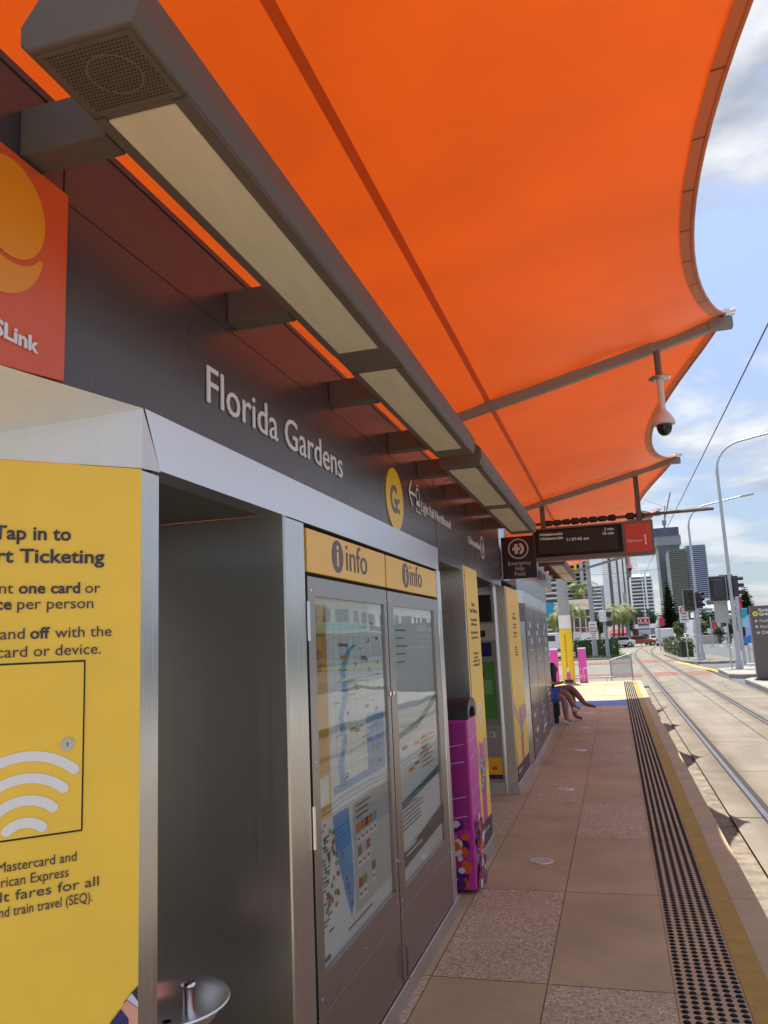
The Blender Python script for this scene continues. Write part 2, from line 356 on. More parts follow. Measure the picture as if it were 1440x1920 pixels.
JOINT = mat('slab_joint', (0.20, 0.14, 0.09), rough=.9)

# ------------------------------------------------------------------ setting: ground, tracks, roads
ZT = -0.30
struct(MB().quad((-2500, -400, -0.36), (2500, -400, -0.36), (2500, 4000, -0.36), (-2500, 4000, -0.36)).build('ground', mat('ground_mix', (0.20, 0.185, 0.15), rough=.95, var=.3, scale=.05)))
def curve_x(x0, y): return x0 + (0.00088 * (y - 60) ** 2 if y > 60 else 0)
ys = [-40, -20, 0, 10, 20, 30, 40, 50, 60] + list(range(65, 205, 5))
def ribbon(x0, x1, z, ys=ys):
    m = MB()
    for a, b in zip(ys, ys[1:]): m.quad((curve_x(x0, a), a, z), (curve_x(x1, a), a, z), (curve_x(x1, b), b, z), (curve_x(x0, b), b, z))
    return m
# bed: two slabs with joints
tb = ribbon(0.97, 3.95, ZT)
tb.m(1).rects((0, 0, ZT), X, Y, [(0.97, 3.95, y, y + .018) for y in (6.1, 11.9, 17.8, 23.7, 29.6)], .003)
tb.m(1).rects((0, 0, ZT), X, Y, [(3.22, 3.235, -30, 60), (2.05, 2.06, -30, 60)], .003)
struct(tb.build('track_bed', [TRACKC, mat('bed_joint', (.2, .17, .13), rough=.9)]))
struct(ribbon(0.66, 0.97, ZT - 0.03, [-40, 0, 10, 20, 28.6]).build('track_gutter', mat('gutter_grit', (.20, .165, .12), rough=.95, var=.45, scale=6, bump=.5, bscale=40)))
g = MB().m(0)
for x in (1.335, 2.78):
    for a, b in zip(ys, ys[1:]):
        for k, (p, q, z) in enumerate(((-.07, .07, .004), (-.052, .0, .010))):
            g.m(1 if k else 0).quad(*[(curve_x(x + s, yy), yy, ZT + z) for s, yy in ((p, a), (q, a), (q, b), (p, b))])
struct(g.build('rails', [GROOVE, RAILST]))
# second track beyond the far side of the platform
struct(ribbon(-7.3, -4.55, ZT + .004).build('far_track_bed', CONC))
g = MB()
for x in (-6.64, -5.2):
    for a, b in zip(ys, ys[1:]):
        for k, (p, q, z) in enumerate(((-.06, .06, .008), (-.05, .012, .013))):
            g.m(1 if k else 0).quad(*[(curve_x(x + s, yy), yy, ZT + z) for s, yy in ((p, a), (q, a), (q, b), (p, b))])
struct(g.build('far_rails', [GROOVE, RAILST]))
# crossing and roads
struct(MB().quad((-30, -40, ZT - .012), (.9, -40, ZT - .012), (.9, -3.3, ZT - .012), (-30, -3.3, ZT - .012)).build('added_bounce_ground', mat('bounce_concrete', (.52, .50, .46), rough=.9, var=.1, scale=1)))  # unseen pale ground added behind the camera to brighten the steel reflections
struct(MB().quad((-70, 30.2, ZT - .012), (3.6, 30.2, ZT - .012), (3.6, 62, ZT - .012), (-70, 62, ZT - .012)).build('cross_street', ROADPAVE))
m = MB()
for a, b, c, d in ((-40, .96, 36.6, 39.9), (1.5, 2.6, 36.6, 39.9), (-40, .96, 52.5, 57), (1.5, 2.6, 52.5, 57), (2.95, 3.9, 36.9, 39.9), (2.95, 3.6, 52.5, 57)):
    m.quad((a, c, ZT + .002), (b, c, ZT + .002), (b, d, ZT + .002), (a, d, ZT + .002))
struct(m.build('red_crossing_bands', REDPAVE))
struct(MB().quad((4.0, 31.5, ZT - .02), (60, 31.5, ZT - .02), (75, 400, ZT - .02), (9, 400, ZT - .02)).quad((4.0, 31.5, ZT - .02), (4.0, -60, ZT - .02), (60, -60, ZT - .02), (60, 31.5, ZT - .02)).build('road', ASPH))
m = MB()
for (x, y0, y1) in [(9.2, a, a + 3.2) for a in range(40, 160, 9)] + [(12.6, a, a + 3.2) for a in range(34, 160, 9)]:
    m.quad((x + y0 * .02, y0, ZT - .012), (x + .13 + y0 * .02, y0, ZT - .012), (x + .13 + y1 * .02, y1, ZT - .012), (x + y1 * .02, y1, ZT - .012))
for y in (46.5, 43.2): m.quad((6.0, y, ZT - .012), (16.5, y, ZT - .012), (16.5, y + .35, ZT - .012), (6.0, y + .35, ZT - .012))
struct(m.build('road_markings', mat('road_white', (.62, .62, .60), rough=.7, var=.2, scale=4)))
m = MB()
for k in range(2):
    a, b = Vector((3.25 + .22 * k, 53, ZT + .006)), Vector((4.3 + .2 * k, 37.2, ZT + .006))
    m.quad(a, a + X * .12, b + X * .12, b)
struct(m.build('yellow_kerb_lines', mat('kerb_yellow', (.62, .40, .05), rough=.7)))
# kerbed islands
def island(name, pts, z0, z1, top):
    o = MB().foot(pts, z0, z1).build(name, KERB, bevel=.02); struct(o)
    cx = sum(p[0] for p in pts) / len(pts); cy = sum(p[1] for p in pts) / len(pts)
    ins = []
    for x, y in pts:
        d = Vector((x - cx, y - cy)); l = d.length; d *= (l - .28) / l; ins.append((cx + d.x, cy + d.y))
    struct(MB().add([(x, y, z1 + .004) for x, y in ins], [tuple(range(len(ins)))]).build(name + '_top', top))
PATHC = mat('path_concrete', (.29, .275, .24), rough=.9, var=.12, scale=2)
island('totem_island', [(4.08, -20), (4.08, 24), (4.15, 30.2), (4.5, 31.0), (9, 31.0), (9, -20)], -.37, -.15, PATHC)
island('lamp_island', [(4.12, 33.9), (4.5, 33.2), (9.5, 33.0), (9.8, 39.2), (5.0, 39.4), (4.25, 38.6)], -.37, -.15, PATHC)
island('hedge_island', [(3.72, 51.5), (4.3, 48.6), (5.2, 48.0), (6.6, 48.2), (6.4, 56), (5.6, 80), (4.2, 80), (3.5, 66)], -.37, -.17, mat('island_soil', (.16, .14, .11), rough=.95, var=.3, scale=3))
island('verge_island', [(-9, 61.8), (.55, 61.8), (.95, 66), (.9, 76), (-9, 76)], -.37, -.18, GRASS)

# platform
m = MB().box(-4.3, .68, -3.2, 28.4, -.37, -.004)
struct(m.build('platform', mat('platform_edge_concrete', (.36, .30, .24), rough=.9, var=.2, scale=4), bevel=.006))
xs = [-4.3, -3.75, -3.2, -2.65, -2.1, -1.55, -1.0, -.445, .118]
rows = [4.03 + 1.385 * k for k in range(-13, 18)]; rows = [-3.2] + [r for r in rows if -3.1 < r < 28.3] + [28.4]
AGGSET = {(6, 0): 1, (7, -1): 1, (7, 2): 1, (6, 3): 1, (5, 2): 1, (7, 5): 1, (6, 7): 1, (7, 10): 1, (6, -3): 1, (7, -4): 1, (5, 5): 1, (5, -1): 1, (4, 1): 1, (3, 3): 1, (6, 12): 1, (7, 14): 1}
m = MB(); gp = .003
for i in range(len(xs) - 1):
    for a, b in zip(rows, rows[1:]):
        k = round((a - 4.03) / 1.385)
        m.m(1 if (i, k) in AGGSET else 0).quad(*[(x, y, .0) for x, y in ((xs[i] + gp, a + gp), (xs[i + 1] - gp, a + gp), (xs[i + 1] - gp, b - gp), (xs[i] + gp, b - gp))])
for a, b in zip(rows, rows[1:]):
    for p, q in ((.118, .408), (.528, .676)):
        m.m(0).quad(*[(x, y, .0) for x, y in ((p, a + gp), (q, a + gp), (q, b - gp), (p, b - gp))])
    m.m(0).quad(*[(x, y, -.001) for x, y in ((.408, a + gp), (.528, a + gp), (.528, b - gp), (.408, b - gp))])
struct(m.build('platform_paving', [PAVE, AGG]))
struct(MB().quad((-4.3, -3.19, -.003), (.677, -3.19, -.003), (.677, 28.395, -.003), (-4.3, 28.395, -.003)).build('paving_joints', JOINT))
struct(MB().quad((.41, -3.1, .0035), (.526, -3.1, .0035), (.526, 28.35, .0035), (.41, 28.35, .0035)).build('yellow_line', YLINE))
struct(MB().quad((-2.2, 18.95, .004), (.116, 18.95, .004), (.116, 20.35, .004), (-2.2, 20.35, .004)).build('blue_marking', BLUELINE))
struct(MB().quad((-2.6, 27.9, .004), (.40, 27.9, .004), (.40, 28.36, .004), (-2.6, 28.36, .004)).build('platform_end_nosing', mat('nosing_yellow', (.55, .38, .10), rough=.7, var=.2, scale=7)))
m = MB(); n = 8
STUD = [(math.cos(2 * math.pi * j / n), math.sin(2 * math.pi * j / n)) for j in range(n)]
for i in range(6):
    cx = .145 + .048 * i; y = 1.5
    while y < 28.0:
        m.add([(cx + .0178 * a, y + .0178 * b, .0) for a, b in STUD] + [(cx + .011 * a, y + .011 * b, .0055) for a, b in STUD],
              [(j, (j + 1) % n, n + (j + 1) % n, n + j) for j in range(n)] + [tuple(range(n, 2 * n))])
        y += .048
struct(m.build('tactile_studs', mat('black_stud', (.008, .0075, .008), rough=.6, spec=.15)))

# ================================================================== STATION WALL
WX, DX = -1.046, -1.07
# dark sign wall
wall = thing('sign_wall', (-1.3, 4, 2.18), 'long charcoal sign wall above the steel cabinets, lettered with the stop name in white', 'sign wall')
m = MB()
m.prism([(.2, 2.09), (.74, 2.09), (1.60, 2.187), (8.08, 2.187), (8.08, 2.773), (.2, 2.773)], (DX, 0, 0), Y, Z, X * -.03)
m.foot([(DX - .0305, 1.62), (DX - .0305, 8.075), (-1.36, 8.075), (-1.36, 1.62)], 2.188, 2.772)
m.box(-1.36, DX - .001, 4.95, 8.06, 2.12, 2.186)
m.m(1)
for y in (1.336, 5.02): m.box(DX, DX + .0015, y, y + .004, 2.19, 2.788)
m.box(DX, DX + .0012, .25, 8.05, 2.578, 2.581)
m.m(0).box(-1.38, DX + .004, .2, 8.08, 2.774, 2.7925)
m.build('panel', [DARKP, BLACK], wall, bevel=.003)
MB().text('Florida Gardens', (DX + .001, 1.962, 2.306), Y, Z, .162, width=1.185, th=.004).build('stop_name', WHITE2, wall)
MB().text('Light Rail Northbound', (DX + .001, 4.62, 2.385), Y, Z, .092, width=.90, th=.003).build('lettering', WHITE2, wall)
MB().text('Ticket machine', (DX + .001, 6.23, 2.365), Y, Z, .085, width=.60, th=.003).build('lettering', WHITE2, wall)
def ring(m, o, u, v, r0, r1, th, n=40):
    o, u, v = map(Vector, (o, u, v)); nr = u.cross(v) * th
    vs = [o + (u * math.cos(2 * math.pi * i / n) + v * math.sin(2 * math.pi * i / n)) * r for r in (r0, r1) for i in range(n)]
    vs += [p + nr for p in vs]
    fs = []
    for i in range(n):
        j = (i + 1) % n
        fs += [(2 * n + i, 2 * n + j, 3 * n + j, 3 * n + i), (n + i, n + j, 3 * n + j, 3 * n + i), (i, j, 2 * n + j, 2 * n + i)]
    m.add(vs, fs)
m = MB(); o = Vector((DX + .001, 6.94, 2.40)); ring(m, o, Y, Z, .088, .102, .003)
m.rects(o, Y, Z, [(-.018, .018, -.05, .035), (-.05, .05, -.012, .012)], .004)
m.build('machine_symbol', WHITE2, wall)
# arrow
m = MB(); o = Vector((DX + .001, 4.40, 2.455))
def stroke(m, o, u, v, a, b, w, off=.004):
    a, b = Vector(a), Vector(b); d = (b - a).normalized(); q = Vector((-d.y, d.x)) * w / 2
    o, u, v = map(Vector, (o, u, v)); n = u.cross(v) * off
    m.add([o + u * p.x + v * p.y + n for p in (a + q, b + q, b - q, a - q)], [(0, 1, 2, 3)])
stroke(m, o, Y, Z, (-.075, 0), (.075, 0), .018); stroke(m, o, Y, Z, (-.08, 0), (-.01, .075), .018, .0044); stroke(m, o, Y, Z, (-.08, 0), (-.01, -.075), .018, .0048)
m.build('arrow_symbol', WHITE2, wall)
# tram pictogram
m = MB(); o = Vector((DX + .001, 4.535, 2.37))
m.rects(o, Y, Z, [(-.045, -.033, .05, .135), (.033, .045, .05, .135), (-.045, .045, .123, .135), (-.045, .045, .03, .062), (-.02, .02, .15, .158), (-.05, -.035, 0, .012), (.035, .05, 0, .012), (-.06, .06, -.012, -.004), (-.004, .004, .136, .15)], .004)
m.build('tram_symbol', WHITE2, wall)
m = MB(); o = Vector((DX + .001, 4.005, 2.356))
m.disc(o, Y, Z, .172, .168, X * .004, 48)
m.m(1).text('G', o + X * .004 + Y * -.095 + Z * -.072, Y, Z, .205, bold=True, width=.135)
m.rects(o + X * .004, Y, Z, [(.055, .085, -.072, -.045), (.055, .085, -.015, .012)], .0012)
m.build('round_emblem', [mat('emblem_yellow', lin('#ecc025'), rough=.3), INKG], wall)
# orange operator sign
s = thing('operator_sign', (-1.06, 1.0, 2.17), 'square orange sign with amber swirl logo at the near end of the charcoal wall', 'sign')
m = MB(); m.prism([(.55, 2.085), (.74, 2.085), (1.334, 2.166), (1.334, 2.586), (.55, 2.586)], (DX + .002, 0, 0), Y, Z, X * .014)
m.build('panel', TRANS_OR, s, bevel=.002)
m = MB(); o = Vector((DX + .0165, 1.165, 2.465))
def ell(cx, cy, rx, ry, a0, a1, n=30): return [(cx + rx * math.cos(R(a0 + (a1 - a0) * i / n)), cy + ry * math.sin(R(a0 + (a1 - a0) * i / n))) for i in range(n + 1)]
m.prism(ell(0, 0, .095, .10, -90, 270, 44)[:-1], o, Y, Z, X * .003)
m.prism(ell(-.045, -.045, .14, .14, -130, -12, 26) + ell(0, 0, .107, .112, -40, -118, 26), o, Y, Z, X * .003)
m.build('swirl_logo', LOGO_OR, s)
MB().text('TRANSLink', (DX + .0165, 1.250, 2.196), Y, Z, .043, align='R', bold=True, width=.262, th=.003).build('lettering', WHITE, s)

# ------------------------------------------------------------------ ticketing cabinet (45 degree face)
U45 = Vector((math.sin(R(45.4)), math.cos(R(45.4)), 0)); P45 = Vector((WX, 1.604, 0)); N45 = U45.cross(Z)
def p45(s_, z, off=0): return P45 + U45 * s_ + Z * z + N45 * off
tcab = thing('ticketing_cabinet', (-1.3, 1.4, 0), 'tall steel kiosk with a wide yellow smart ticketing panel and round lock, beside the alcove', 'kiosk')
m = MB()
a0 = p45(-.52, 0)
m.foot([(WX, 1.604), (WX, 1.683), (-1.95, 1.683), (-1.95, a0.y - .3), (a0.x, a0.y)], 0, 2.033)
m.build('casing', STEEL, tcab, bevel=.003)
A, B, C_ = Vector((WX - .003, 1.614, 2.186)), p45(0, 2.034, .004), Vector((WX + .003, 1.683, 2.040))
D_, E_ = Vector((DX + .019, 1.06, 2.130)), p45(-.52, 2.034, .004)
G_, H_ = Vector((-1.35, .70, 2.09)), p45(-.56, 2.034, .004)
m = MB(); m.add([A, B, C_, D_, E_, G_, H_], [(0, 1, 2), (0, 3, 4, 1), (3, 5, 6, 4)])
m.build('header', mat('header_aluminium', (.70, .73, .77), rough=.42, var=.05, scale=2.2, stretch=(6, 6, 1.2), rvar=.05), tcab)
m = MB().obox(p45(-.232, 1.06, .004), U45 * .2315, Z * .972, N45 * .004)
m.build('yellow_panel', YELLOW, tcab, bevel=.001)
def wave_pts(o, u, v, r, a0, a1, w, n=16):
    pts = ell(0, 0, r + w / 2, r + w / 2, a0, a1, n)
    c1 = (r * math.cos(R(a1)), r * math.sin(R(a1))); pts += [(c1[0] + w / 2 * math.cos(R(a1 + 180 * i / 8)), c1[1] + w / 2 * math.sin(R(a1 + 180 * i / 8))) for i in range(1, 8)]
    pts += ell(0, 0, r - w / 2, r - w / 2, a1, a0, n)
    c0 = (r * math.cos(R(a0)), r * math.sin(R(a0))); pts += [(c0[0] + w / 2 * math.cos(R(a0 + 180 + 180 * i / 8)), c0[1] + w / 2 * math.sin(R(a0 + 180 + 180 * i / 8))) for i in range(1, 8)]
    return pts
def waves(m, o, u, v, k=1.0):
    nr = Vector(u).cross(Vector(v)) * .0012
    for i, r in enumerate((.05, .08, .11, .14)): m.prism(wave_pts(o, u, v, r * k, 48, 132, .020 * k), Vector(o) + nr * .5 + Vector(v) * (.021 + .044 * i - r) * k, u, v, nr)
def ticket_text(par, o, u, v, cx=-.232, kx=1.0, ds=0.0):
    """lettering of the smart ticketing notice; o is the point at s=0, z=0"""
    o, u, v = map(Vector, (o, u, v))
    buf = [MB()]
    def done(name): buf[0].build(name, INK, par); buf[0] = MB()
    def line(parts, z, size, width):
        m = buf[0]
        ws = [text_mesh(t, b)[2] for t, b in parts]; sp_ = .30; tot = sum(ws) + sp_ * (len(ws) - 1); k = width * kx / tot; x = cx - width * kx / 2
        for (t, b), w in zip(parts, ws):
            m.text(t, o + u * x + v * z, u, v, size, bold=b, width=w * k); x += (w + sp_) * k
    line([('Tap in to', True)], 1.857, .0425, .156); line([('Smart Ticketing', True)], 1.807, .0425, .300); done('heading')
    line([('Present', False), ('one card', True), ('or', False)], 1.740, .034, .284)
    line([('device', True), ('per person', False)], 1.706, .034, .255); done('card_rule')
    line([('Tap', False), ('on', True), ('and', False), ('off', True), ('with the', False)], 1.643, .034, .335)
    line([('same card or device.', False)], 1.605, .034, .290); done('tap_rule')
    line([('Visa, Mastercard and', False)], ds + 1.177, .028, .205); line([('American Express', False)], ds + 1.148, .028, .175)
    line([('for adult fares for all', False)], ds + 1.120, .028, .296); line([('bus, tram and train travel (SEQ).', False)], ds + 1.091, .028, .272); done('fare_note')
ticket_text(tcab, p45(0, 0, .0085), U45, Z)
door = MB().obox(p45(-.232, 1.414, .0095), U45 * .110, Z * .175, N45 * .003).build('access_door', YELLOW, tcab, bevel=.001)
m = MB()
for a, b, c, d in ((-.345, -.119, 1.5895, 1.593), (-.345, -.119, 1.235, 1.2385), (-.122, -.1185, 1.2385, 1.5895), (-.3455, -.342, 1.2385, 1.5895)):
    m.obox(p45((a + b) / 2, (c + d) / 2, .0085), U45 * (b - a) / 2, Z * (d - c) / 2, N45 * .0012)
m.build('door_gap', BLACK, door)
m = MB(); waves(m, p45(-.232, 1.247, .0128), U45, Z); m.build('contactless_waves', WHITE, door)
m = MB(); o = p45(-.153, 1.417, .0125)
m.disc(o, U45, Z, .0135, .0135, N45 * .004, 24); m.disc(o + N45 * .004, U45, Z, .0095, .0095, N45 * .0015, 24)
m.m(1).rects(o + N45 * .0056, U45, Z, [(-.0012, .0012, -.004, .004)], .0004)
m.build('lock', [mat('lock_metal', (.55, .53, .5), rough=.3, metal=1), BLACK], door)
# printed hand and phone at the foot of the panel
def decal(mb, o, u, v, pts, i, off):
    nr = Vector(u).cross(Vector(v)); mb.m(i).prism(pts, Vector(o) + nr * off, u, v, nr * .0008)
m = MB(); o = p45(0, 0, .0085)
decal(m, o, U45, Z, [(-.001, .905), (-.014, .895), (-.03, .878), (-.001, .856)], 0, 0)
decal(m, o, U45, Z, [(-.014, .893), (-.024, .884), (-.001, .862), (-.001, .874)], 1, .001)
decal(m, o, U45, Z, [(-.024, .882), (-.034, .87), (-.05, .80), (-.001, .78), (-.001, .860)], 2, .0005)
decal(m, o, U45, Z, [(-.036, .868), (-.058, .845), (-.085, .74), (-.06, .70), (-.022, .72), (-.02, .845)], 3, .0015)
decal(m, o, U45, Z, [(-.46, .62), (-.02, .62), (-.02, .60), (-.46, .60)], 4, .0004)
decal(m, o, U45, Z, [(-.31, .60), (-.17, .60), (-.17, .12), (-.31, .12)], 4, .0008)
m.build('printed_hand', [PLASTIC_DK, mat('print_pale', (.6, .68, .75), rough=.4), mat('print_skin', (.75, .38, .26), rough=.4), mat('print_navy', (.03, .03, .14), rough=.4), MAGENTA], tcab)

# ------------------------------------------------------------------ steel fascia, alcove
al = thing('fountain_alcove', (-1.4, 2.07, 0), 'open stainless steel alcove with a drinking bowl, between yellow kiosk and info cabinet', 'alcove')
m = MB(); m.foot([(-1.95, 1.684), (-1.88, 1.684), (-1.88, 2.452), (-1.95, 2.452)], 0, 2.05); m.build('back_wall', STEEL_DK, al)
m = MB().box(-1.879, WX - .004, 2.453, 2.49, 0, 2.05); m.build('side_panel', STEEL_DK, al, bevel=.002)
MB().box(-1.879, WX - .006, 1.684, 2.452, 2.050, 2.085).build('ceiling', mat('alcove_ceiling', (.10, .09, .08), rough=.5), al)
MB().box(WX - .05, WX, 2.4535, 2.634, 0, 2.043).build('corner_post', STEEL, al, bevel=.004)
m = MB(); m.add([(WX, 1.618, 2.186), (WX, 4.93, 2.186), (WX, 4.93, 2.045), (WX, 1.686, 2.045)] + [(DX - .05, y, z) for y, z in ((1.618, 2.186), (4.93, 2.186), (4.93, 2.045), (1.686, 2.045))],
      [(0, 1, 2, 3), (0, 4, 5, 1), (1, 5, 6, 2), (2, 6, 7, 3)]); m.build('fascia', STEEL_LT, al)
# fountain
f = thing('drinking_fountain', (-1.21, 2.02, .0), 'round stainless drinking bowl with a chrome spout inside the dark alcove', 'drinking fountain')
FZ = .665
prof = [(.012, -.075), (.04, -.078), (.09, -.07), (.125, -.045), (.14, -.012), (.158, 0), (.165, .004), (.167, -.003), (.15, -.02), (.13, -.06), (.09, -.09), (.03, -.1), (.012, -.1)]
prof = [(a, b * .68) for a, b in prof]
MB().lathe(prof, (-1.235, 2.03, FZ + .02), 48).build('bowl', mat('bowl_steel', (.85, .82, .80), rough=.38, metal=1, rvar=.06, scale=4), f, smooth=True, angle=50)
m = MB().tube([(-1.235, 2.03, FZ - .10), (-1.235, 2.03, FZ - .25), (-1.40, 2.03, FZ - .3), (-1.88, 2.03, FZ - .3)], .045, 16); m.build('bracket_arm', STEEL_DK, f, smooth=True)
m = MB().lathe([(.0, -.06), (.017, -.06), (.0165, -.02), (.014, .02), (.0175, .055), (.021, .063), (.0195, .071), (.012, .074), (0, .075)], (-1.205, 2.09, FZ - .028), 20); m.build('spout', CHROME, f, smooth=True, angle=60)
m = MB()
for i in range(7):
    q = 2 * math.pi * i / 7; m.lathe([(0, 0), (.005, 0)], (-1.275 + .016 * math.cos(q), 1.985 + .016 * math.sin(q), FZ - .028), 8)
m.build('drain', BLACK, f)

# ------------------------------------------------------------------ info cabinet
ic = thing('info_cabinet', (-1.3, 3.78, 0), 'wide steel info cabinet with two yellow info headers over glazed map doors', 'information cabinet')
m = MB().box(-1.95, WX - .035, 2.637, 4.94, .085, 2.04); m.build('casing', BLACK, ic)
m = MB().box(WX - .034, WX + .004, 4.84, 4.943, .086, 2.043); m.build('end_post', STEEL_LT, ic, bevel=.004)
MB().box(-1.95, WX + .006, 2.64, 5.0, 0, .084).build('kick_plate', mat('kick_steel', (.62, .62, .62), rough=.4, metal=1, var=.08, scale=5), ic, bevel=.004)
BOARD = mat('poster_paper', (.70, .69, .64), rough=.5)
BOARD = mat('poster_paper_white', (.92, .91, .87), rough=.5)
PC = [BOARD, mat('poster_yellow', lin('#dfa92e'), rough=.5), mat('poster_blue', lin('#6fb2e2'), rough=.5, var=.12, scale=5), mat('poster_grey', (.68, .68, .62), rough=.5), mat('poster_ink', (.16, .15, .15), rough=.5),
      mat('poster_teal', lin('#2f7f8a'), rough=.5), mat('poster_orange', lin('#e08a2a'), rough=.5), mat('poster_red', lin('#b5304f'), rough=.5), mat('poster_green', lin('#7fae35'), rough=.5), mat('poster_pale_blue', lin('#f0f5f2'), rough=.5), mat('poster_navy', (.05, .06, .1), rough=.5), mat('poster_umber', lin('#6d655c'), rough=.5), INKG]
# glass: clear with a strong glancing reflection, slightly wavy pane
def pane_glass():
    m_ = bpy.data.materials.new('door_glass'); m_.use_nodes = True; t = m_.node_tree; t.nodes.clear()
    o_ = t.nodes.new('ShaderNodeOutputMaterial'); g_ = t.nodes.new('ShaderNodeBsdfGlossy'); g_.inputs['Roughness'].default_value = .015
    tr = t.nodes.new('ShaderNodeBsdfTransparent'); tr.inputs[0].default_value = (.985, .99, .985, 1); mx_ = t.nodes.new('ShaderNodeMixShader'); fr = t.nodes.new('ShaderNodeFresnel'); fr.inputs[0].default_value = 1.78
    tc_ = t.nodes.new('ShaderNodeTexCoord'); mp = t.nodes.new('ShaderNodeMapping'); mp.inputs['Scale'].default_value = (1, 1.0, 1.9); nz = t.nodes.new('ShaderNodeTexNoise'); nz.inputs['Scale'].default_value = 1.5; nz.inputs['Detail'].default_value = 1
    bp = t.nodes.new('ShaderNodeBump'); bp.inputs['Strength'].default_value = .055; bp.inputs['Distance'].default_value = .05
    t.links.new(tc_.outputs['Object'], mp.inputs[0]); t.links.new(mp.outputs[0], nz.inputs[0]); t.links.new(nz.outputs[0], bp.inputs['Height'])
    t.links.new(bp.outputs[0], g_.inputs['Normal']); t.links.new(fr.outputs[0], mx_.inputs[0])
    t.links.new(tr.outputs[0], mx_.inputs[1]); t.links.new(g_.outputs[0], mx_.inputs[2]); t.links.new(mx_.outputs[0], o_.inputs[0]); return m_
GLASS = pane_glass()
def lines(m, i, o, y0, y1, z, n, dz, h, rnd, off=.001):
    m.m(i)
    for k in range(n): m.rects(o, Y, Z, [(y0, y0 + (y1 - y0) * rnd.uniform(.55, 1), z - k * dz, z - k * dz + h)], off)
for k, (y0, y1) in enumerate(((2.655, 3.683), (3.699, 4.83))):
    h = MB().box(WX - .02, WX, y0 + .004, y1 - .004, 1.868, 2.028).build('info_header', YELLOW2, ic, bevel=.002)
    m = MB(); yc = (2.99, 4.075)[k]; o = Vector((WX, yc, 1.952))
    m.disc(o, Y, Z, .070, .066, X * .001, 36)
    m.text('info', (WX, yc + (.105, .09)[k], 1.905), Y, Z, .165, width=(.29, .275)[k], th=.001)
    m.m(1).rects(o + X * .001, Y, Z, [(-.011, .011, -.04, .018)], .0005); m.disc(o + X * .001 + Z * .036, Y, Z, .012, .011, X * .0005, 16)
    m.build('lettering', [INKG, YELLOW2], h)
    d = thing('door', (WX, y0, 1), None, None); d.parent = ic; d.location = Vector((WX, y0, 1)) - ORIG[ic.name]
    z0, z1, g0, g1, h0, h1 = .385, 1.852, y0 + .068, y1 - .048, .50, 1.782
    if k: g0, g1 = 3.80, 4.712; h0 = .468
    m = MB().box(WX - .03, WX, y0, g0, z0, z1).box(WX - .03, WX, g1, y1, z0, z1).box(WX - .03, WX, g0, g1, z0, h0).box(WX - .03, WX, g0, g1, h1, z1)
    m.m(1)
    for yy, zz_ in ((y0 + .03, z1 - .05), (y1 - .03, z1 - .05), (y0 + .03, z0 + .05), (y1 - .03, z0 + .06), ((y0 + y1) / 2, z0 + .04), (y0 + .03, 1.2)): m.disc((WX, yy, zz_), Y, Z, .006, .006, X * .002, 10)
    m.build('door_frame', [STEEL_DOOR, CHROME], d, bevel=.003)
    # poster
    m = MB(); rnd = random.Random(5 + k); o = Vector((WX - .018, 0, 0)); m.box(WX - .022, WX - .0185, g0, g1, h0, h1)
    if k == 0:
        m.m(1).rects(o, Y, Z, [(g0 + .0, g0 + .155, .985, 1.755)], .0006)
        m.m(4)
        for t_, zt in (('Florida', 1.69), ('Gardens', 1.635), ('Light', 1.56), ('Rail', 1.505)): m.text(t_, o + Y * (g0 + .012) + Z * zt, Y, Z, .05, width=.03 * len(t_) * .62, off=.001)
        m.m(0).rects(o, Y, Z, [(g0 + .02, g0 + .135, 1.03, 1.13)], .0012)
        m.m(9).rects(o, Y, Z, [(g0 + .175, g1 - .02, 1.04, 1.765)], .0006)
        m.m(2)
        rv = [(.30, 1.06), (.27, 1.14), (.33, 1.22), (.29, 1.32), (.36, 1.40), (.33, 1.50), (.42, 1.58), (.50, 1.60)]
        for (xa_, za_), (xb_, zb_) in zip(rv, rv[1:]): m.add([o + X * .0012 + Y * (g0 + q) + Z * w for q, w in ((xa_ - .03, za_), (xa_ + .03, za_), (xb_ + .03, zb_), (xb_ - .03, zb_))], [(0, 1, 2, 3)])
        m.m(2).rects(o, Y, Z, [(g0 + .185, g1 - .03, 1.045, 1.075), (g0 + .62, g1 - .03, 1.075, 1.30)], .0011)
        m.m(3)
        for q in range(7): m.rects(o, Y, Z, [(g0 + .2, g1 - .04, 1.12 + q * .085, 1.124 + q * .085)], .0013); m.rects(o, Y, Z, [(g0 + .23 + q * .085, g0 + .234 + q * .085, 1.09, 1.72)], .0014)
        for c_ in (4, 6, 8, 0, 7, 0, 8, 4):
            for _ in range(9):
                a_, b_ = rnd.uniform(g0 + .19, g1 - .1), rnd.uniform(1.06, 1.7); m.m(c_).rects(o, Y, Z, [(a_, a_ + rnd.uniform(.02, .08), b_, b_ + rnd.uniform(.004, .016))], .0016 + rnd.random() * .0004)
        # coast strip map below
        sea = [(g0 + .17, .975), (g0 + .345, .975), (g0 + .375, .80), (g0 + .385, .70), (g0 + .37, .61), (g0 + .345, .575), (g0 + .26, .72), (g0 + .215, .80), (g0 + .18, .88)]
        m.m(2).prism(sea, o + X * .0006, Y, Z, X * .0003)
        m.m(3).rects(o, Y, Z, [(g0 + .40, g1 - .015, .565, .975)], .0006)
        m.m(4)
        for t_ in range(26):
            zz_ = .96 - t_ * .0145; a_ = g0 + .015 + rnd.uniform(0, .08); m.rects(o, Y, Z, [(a_, a_ + rnd.uniform(.02, .07), zz_, zz_ + .006)], .0013)
